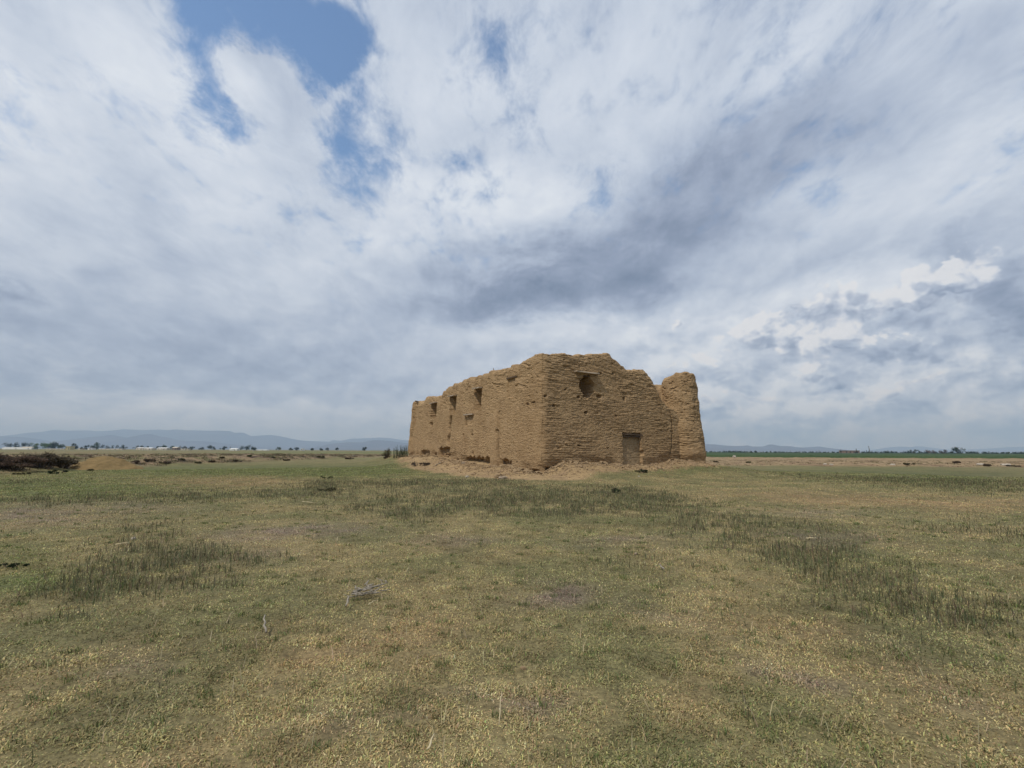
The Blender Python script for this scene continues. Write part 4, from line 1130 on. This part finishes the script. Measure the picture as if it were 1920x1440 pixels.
m = MB(); m.box(-22500, 22500, -22500, 22500, -6, 900)
m_ = bpy.data.materials.new('haze_air'); m_.use_nodes = True; nt = m_.node_tree; nt.nodes.clear()
out = nt.nodes.new('ShaderNodeOutputMaterial'); pv = nt.nodes.new('ShaderNodeVolumePrincipled')
pv.inputs['Color'].default_value = (.47, .70, 1.0, 1); pv.inputs['Absorption Color'].default_value = (.4, .4, .4, 1); pv.inputs['Density'].default_value = 1.15e-4; pv.inputs['Anisotropy'].default_value = 0.0
nt.links.new(pv.outputs[0], out.inputs['Volume'])
hz = m.build('haze', m_); tag(hz, kind='stuff', label='thin blue air haze over the plain')
hz.visible_shadow = True

w = bpy.data.worlds.new('World'); SC.world = w; w.use_nodes = True; nt = w.node_tree; nt.nodes.clear()
L = nt.links.new
wo = nt.nodes.new('ShaderNodeOutputWorld')
sky = nt.nodes.new('ShaderNodeTexSky'); sky.sky_type = 'NISHITA'; sky.sun_disc = False
sky.sun_elevation = SUN_EL; sky.sun_rotation = math.atan2(SUN_DIR.x, SUN_DIR.y)
sky.air_density = 1.25; sky.dust_density = .2; sky.ozone_density = 4.0
bg1 = nt.nodes.new('ShaderNodeBackground'); bg1.inputs[1].default_value = 0.15; L(sky.outputs[0], bg1.inputs[0])
tc = nt.nodes.new('ShaderNodeTexCoord'); DIR = tc.outputs['Generated']
sp = nt.nodes.new('ShaderNodeSeparateXYZ'); L(DIR, sp.inputs[0])
az = mathn(nt, 'ARCTAN2', sp.outputs[0], sp.outputs[1]); el = mathn(nt, 'ARCSINE', sp.outputs[2])
AE = nt.nodes.new('ShaderNodeCombineXYZ'); L(az, AE.inputs[0]); L(el, AE.inputs[1])
den = mathn(nt, 'ADD', mathn(nt, 'MAXIMUM', sp.outputs[2], 0.0), 0.28)
PL = nt.nodes.new('ShaderNodeCombineXYZ'); L(mathn(nt, 'DIVIDE', sp.outputs[0], den), PL.inputs[0]); L(mathn(nt, 'DIVIDE', sp.outputs[1], den), PL.inputs[1])
PLv = PL.outputs[0]
def vnoise(vec, scale, detail, rough, dist=0.0, off=(0, 0, 0), sc=(1, 1, 1)):
    mp = nt.nodes.new('ShaderNodeMapping'); mp.inputs['Location'].default_value = off; mp.inputs['Scale'].default_value = sc
    L(vec, mp.inputs[0]); return nd2(mp.outputs[0], scale, detail, rough, dist)
def nd2(v, scale, detail, rough, dist, dims='3D'):
    n = nd(nt, 'ShaderNodeTexNoise', noise_dimensions=dims, Scale=scale, Detail=detail, Roughness=rough, Distortion=dist); L(v, n.inputs['Vector']); return n.outputs
# warp of the cloud regions so that their edges wander
wn = vnoise(PLv, 2.0, 7, .66, .3)[1]
wv = nt.nodes.new('ShaderNodeVectorMath'); wv.operation = 'MULTIPLY_ADD'; L(wn, wv.inputs[0]); wv.inputs[1].default_value = (.26, .26, 0)
vs_ = nt.nodes.new('ShaderNodeVectorMath'); vs_.operation = 'SUBTRACT'; L(AE.outputs[0], vs_.inputs[0]); vs_.inputs[1].default_value = (.13, .13, 0)
L(vs_.outputs[0], wv.inputs[2]); AEW = wv.outputs[0]
def azel(px, py):
    d = ray(px, py); return math.atan2(d.x, d.y), math.asin(d.z)
def lobes(lst, start):
    acc = start
    for px, py, rx, ry, ang, amp in lst:
        a, e = azel(px, py); a1, _ = azel(px+rx*.5, py); a2, _ = azel(px-rx*.5, py); _, e1 = azel(px, py-ry*.5); _, e2 = azel(px, py+ry*.5)
        mp = nt.nodes.new('ShaderNodeMapping'); mp.vector_type = 'TEXTURE'
        mp.inputs['Location'].default_value = (a, e, 0); mp.inputs['Rotation'].default_value = (0, 0, R(-ang)); mp.inputs['Scale'].default_value = (abs(a1-a2)*1.5, abs(e1-e2)*1.5, 1)
        L(AEW, mp.inputs[0])
        vl = nt.nodes.new('ShaderNodeVectorMath'); vl.operation = 'LENGTH'; L(mp.outputs[0], vl.inputs[0])
        mr = nt.nodes.new('ShaderNodeMapRange'); mr.interpolation_type = 'SMOOTHSTEP'; mr.inputs['From Min'].default_value = 1.0; mr.inputs['From Max'].default_value = 0.0
        mr.inputs['To Min'].default_value = 0; mr.inputs['To Max'].default_value = 1; L(vl.outputs['Value'], mr.inputs['Value'])
        acc = mathn(nt, 'MULTIPLY_ADD', mr.outputs['Result'], amp, acc)
    return acc
COVER = [(460,-10,240,110,0,-1.1),(335,75,65,120,0,-.75),(645,110,70,120,0,-.62),(375,190,45,95,30,-.60),(415,265,40,60,40,-.35),(640,245,120,90,0,-.38),(600,110,80,80,0,-.4),(690,330,170,120,0,-.22),(930,60,60,180,-20,-.42),(885,290,60,50,0,-.30),(1020,30,60,80,-20,-.30),
         (470,148,75,46,0,1.15),(545,240,60,65,25,.75),(430,255,60,50,40,-.35),(1560,685,80,26,0,-.22),(1340,690,40,30,0,-.15),(640,165,70,18,-30,.35)]
BRIGHT = [(130,110,260,200,0,.16),(330,250,170,90,35,.16),(450,155,80,50,0,.20),(400,640,520,110,0,-.24),(40,640,130,45,0,-.15),(20,525,80,25,0,-.22),(640,720,300,40,0,-.06),(300,778,480,30,0,.14),
          (860,180,190,190,0,.20),(900,400,210,90,0,.24),(560,430,300,160,0,.06),(1200,150,250,160,-20,.10),(950,545,280,95,0,-.36),(1130,480,270,110,-22,-.32),(1390,330,300,130,-30,-.29),(1760,120,280,120,-20,-.18),(1900,60,160,90,0,-.14),
          (1480,100,200,100,0,.12),(1780,340,190,80,-15,.12),(1600,530,190,50,0,.24),(1770,510,90,60,-20,-.30),(1905,560,80,80,0,-.34),(1560,635,170,24,0,-.20),(1740,645,150,32,0,-.28),(1290,655,70,26,0,.25),(1350,600,80,30,0,.15),(1490,690,46,24,0,.32),
          (1650,722,300,20,0,.34),(1390,742,80,18,0,.22),(1600,800,380,36,0,-.08),(1040,630,300,40,0,.26),(1230,600,120,40,0,-.05),(1350,690,70,20,0,-.10),(1830,430,120,40,-20,-.15),(150,700,250,30,0,-.08),(1350,650,420,110,0,.10),(300,800,700,60,0,.08),(1500,800,700,60,0,.07)]
nmid = vnoise(PLv, 5.5, 8, .64, .6, (2.1, 0.7, 0), (1.25, .75, 1))[0]
ncov = vnoise(PLv, 3.6, 9, .62, .35, (3.1, 1.7, 0), (1.1, .9, 1))[0]
nfin = vnoise(PLv, 12.0, 8, .68, .35, (1.1, 4.7, 0), (1.2, .8, 1))[0]
cov = lobes(COVER, 1.0)
cov = mathn(nt, 'MULTIPLY_ADD', mathn(nt, 'SUBTRACT', ncov, .5), 1.5, cov)
cov = mathn(nt, 'MULTIPLY_ADD', mathn(nt, 'SUBTRACT', nfin, .5), 1.5, cov)
cov = mathn(nt, 'MULTIPLY_ADD', mathn(nt, 'SUBTRACT', nmid, .5), .9, cov)
cov = mathn(nt, 'MULTIPLY_ADD', mrange(nt, el, .12, .42, 1, 0), .75, cov)
mask = nt.nodes.new('ShaderNodeMapRange'); mask.interpolation_type = 'SMOOTHSTEP'; mask.inputs['From Min'].default_value = .20; mask.inputs['From Max'].default_value = .98; L(cov, mask.inputs['Value'])
# shade of the clouds
low = mrange(nt, el, .10, .34, 1, 0)
nb = vnoise(PLv, 2.3, 8, .58, .25, (6.3, 2.2, 0), (1.15, .85, 1))[0]
nb2 = vnoise(PLv, 2.3, 8, .58, .25, (6.3+.05, 2.2+.09, 0), (1.15, .85, 1))[0]
relief = mathn(nt, 'SUBTRACT', nb, nb2)
def puff(off):
    mp = nt.nodes.new('ShaderNodeMapping'); mp.inputs['Location'].default_value = off; mp.inputs['Scale'].default_value = (1, 1.35, 1); L(AE.outputs[0], mp.inputs[0])
    wz = nd2(mp.outputs[0], 16, 3, .6, 0, '2D')[1]
    wa = nt.nodes.new('ShaderNodeVectorMath'); wa.operation = 'MULTIPLY_ADD'; L(wz, wa.inputs[0]); wa.inputs[1].default_value = (.07, .07, 0); L(mp.outputs[0], wa.inputs[2])
    acc = None
    for sc_, am in ((9, .50), (22, .26), (50, .12)):
        v = nd(nt, 'ShaderNodeTexVoronoi', feature='SMOOTH_F1', Scale=sc_, Smoothness=.35); v.voronoi_dimensions = '2D'; L(wa.outputs[0], v.inputs['Vector'])
        t = mathn(nt, 'MULTIPLY', mathn(nt, 'SUBTRACT', .75, v.outputs['Distance']), am)
        acc = t if acc is None else mathn(nt, 'ADD', acc, t)
    n_ = nd2(wa.outputs[0], 8, 4, .6, 0, '2D')[0]
    return mathn(nt, 'ADD', mathn(nt, 'MULTIPLY', n_, .55), acc)
c1 = puff((0, 0, 0)); c2 = puff((-.012, .030, 0))
rel2 = mathn(nt, 'SUBTRACT', c1, c2)
br = lobes(BRIGHT, 0.68)
hi = mathn(nt, 'SUBTRACT', 1.0, low)
br = mathn(nt, 'ADD', br, mathn(nt, 'MULTIPLY', hi, mathn(nt, 'MULTIPLY_ADD', mathn(nt, 'SUBTRACT', nb, .5), .42, mathn(nt, 'MULTIPLY', relief, .55))))
rightw = mrange(nt, az, -.15, .35, .30, 1.0)
br = mathn(nt, 'ADD', br, mathn(nt, 'MULTIPLY', mathn(nt, 'MULTIPLY', low, rightw), mathn(nt, 'MULTIPLY_ADD', mathn(nt, 'SUBTRACT', c1, .64), .55, mathn(nt, 'MULTIPLY', rel2, 1.2))))
br = mathn(nt, 'MULTIPLY_ADD', mathn(nt, 'SUBTRACT', nfin, .5), .22, br)
br = mathn(nt, 'MULTIPLY_ADD', mathn(nt, 'MULTIPLY', mathn(nt, 'SUBTRACT', nmid, .5), mathn(nt, 'MULTIPLY_ADD', hi, .8, .2)), .50, br)
rp = nt.nodes.new('ShaderNodeValToRGB'); L(br, rp.inputs[0]); cr = rp.color_ramp
cr.elements[0].position = 0.0; cr.elements[0].color = (*lin(112, 126, 150), 1)
cr.elements[1].position = 1.0; cr.elements[1].color = (*lin(226, 233, 242), 1)
for ps, c in ((.28, lin(148, 160, 183)), (.50, lin(177, 189, 209)), (.72, lin(202, 212, 227)), (.88, lin(216, 224, 236))):
    e_ = cr.elements.new(ps); e_.color = (*c, 1)
bg2 = nt.nodes.new('ShaderNodeBackground'); bg2.inputs[1].default_value = 1.0
CUM = [(1500,690,60,34,0,1.0),(1290,660,70,34,0,.85),(1590,540,220,60,8,.85),(1700,590,200,60,0,.65),(1400,620,140,46,0,.75),(1660,726,330,24,0,.95),(1400,745,90,20,0,.8),(1530,610,150,46,0,.7),(1850,600,160,60,0,.6),(1250,610,90,40,0,.5),(1860,470,140,50,0,.55),(830,575,40,30,0,.6)]
clb = lobes(CUM, 0.0); gate = mathn(nt, 'MINIMUM', mathn(nt, 'MULTIPLY', clb, 2.0), 1.0)
cu = mathn(nt, 'MULTIPLY_ADD', mathn(nt, 'MULTIPLY', mathn(nt, 'SUBTRACT', c1, .68), gate), 2.4, clb)
cmask = nt.nodes.new('ShaderNodeMapRange'); cmask.interpolation_type = 'SMOOTHSTEP'; cmask.inputs['From Min'].default_value = .52; cmask.inputs['From Max'].default_value = .74; L(cu, cmask.inputs['Value'])
cbr = mathn(nt, 'ADD', mathn(nt, 'MULTIPLY_ADD', rel2, 2.4, .66), mathn(nt, 'MULTIPLY', mathn(nt, 'SUBTRACT', br, .6), .35))
rp2 = nt.nodes.new('ShaderNodeValToRGB'); L(cbr, rp2.inputs[0]); cr = rp2.color_ramp
cr.elements[0].position = .2; cr.elements[0].color = (*lin(138, 151, 176), 1)
cr.elements[1].position = 1.15 if False else 1.0; cr.elements[1].color = (*lin(234, 236, 240), 1)
e_ = cr.elements.new(.62); e_.color = (*lin(184, 194, 212), 1); e_ = cr.elements.new(.82); e_.color = (*lin(214, 220, 231), 1)
cmx = nd(nt, 'ShaderNodeMix', data_type='RGBA'); L(mathn(nt, 'MULTIPLY', cmask.outputs['Result'], .85), cmx.inputs[0]); L(rp.outputs[0], cmx.inputs[6]); L(rp2.outputs[0], cmx.inputs[7])
L(cmx.outputs[2], bg2.inputs[0])
mx = nt.nodes.new('ShaderNodeMixShader'); L(mask.outputs[0], mx.inputs[0]); L(bg1.outputs[0], mx.inputs[1]); L(bg2.outputs[0], mx.inputs[2])
L(mx.outputs[0], wo.inputs[0])

# ------------------------------------------------------------------ render settings
SC.render.engine = 'CYCLES'
SC.cycles.use_denoising = True
SC.cycles.max_bounces = 6; SC.cycles.diffuse_bounces = 3; SC.cycles.volume_bounces = 0
SC.view_settings.view_transform = 'Standard'; SC.view_settings.look = 'None'; SC.view_settings.gamma = 1.0
SC.view_settings.use_curve_mapping = False
SC.view_settings.exposure = 0.0
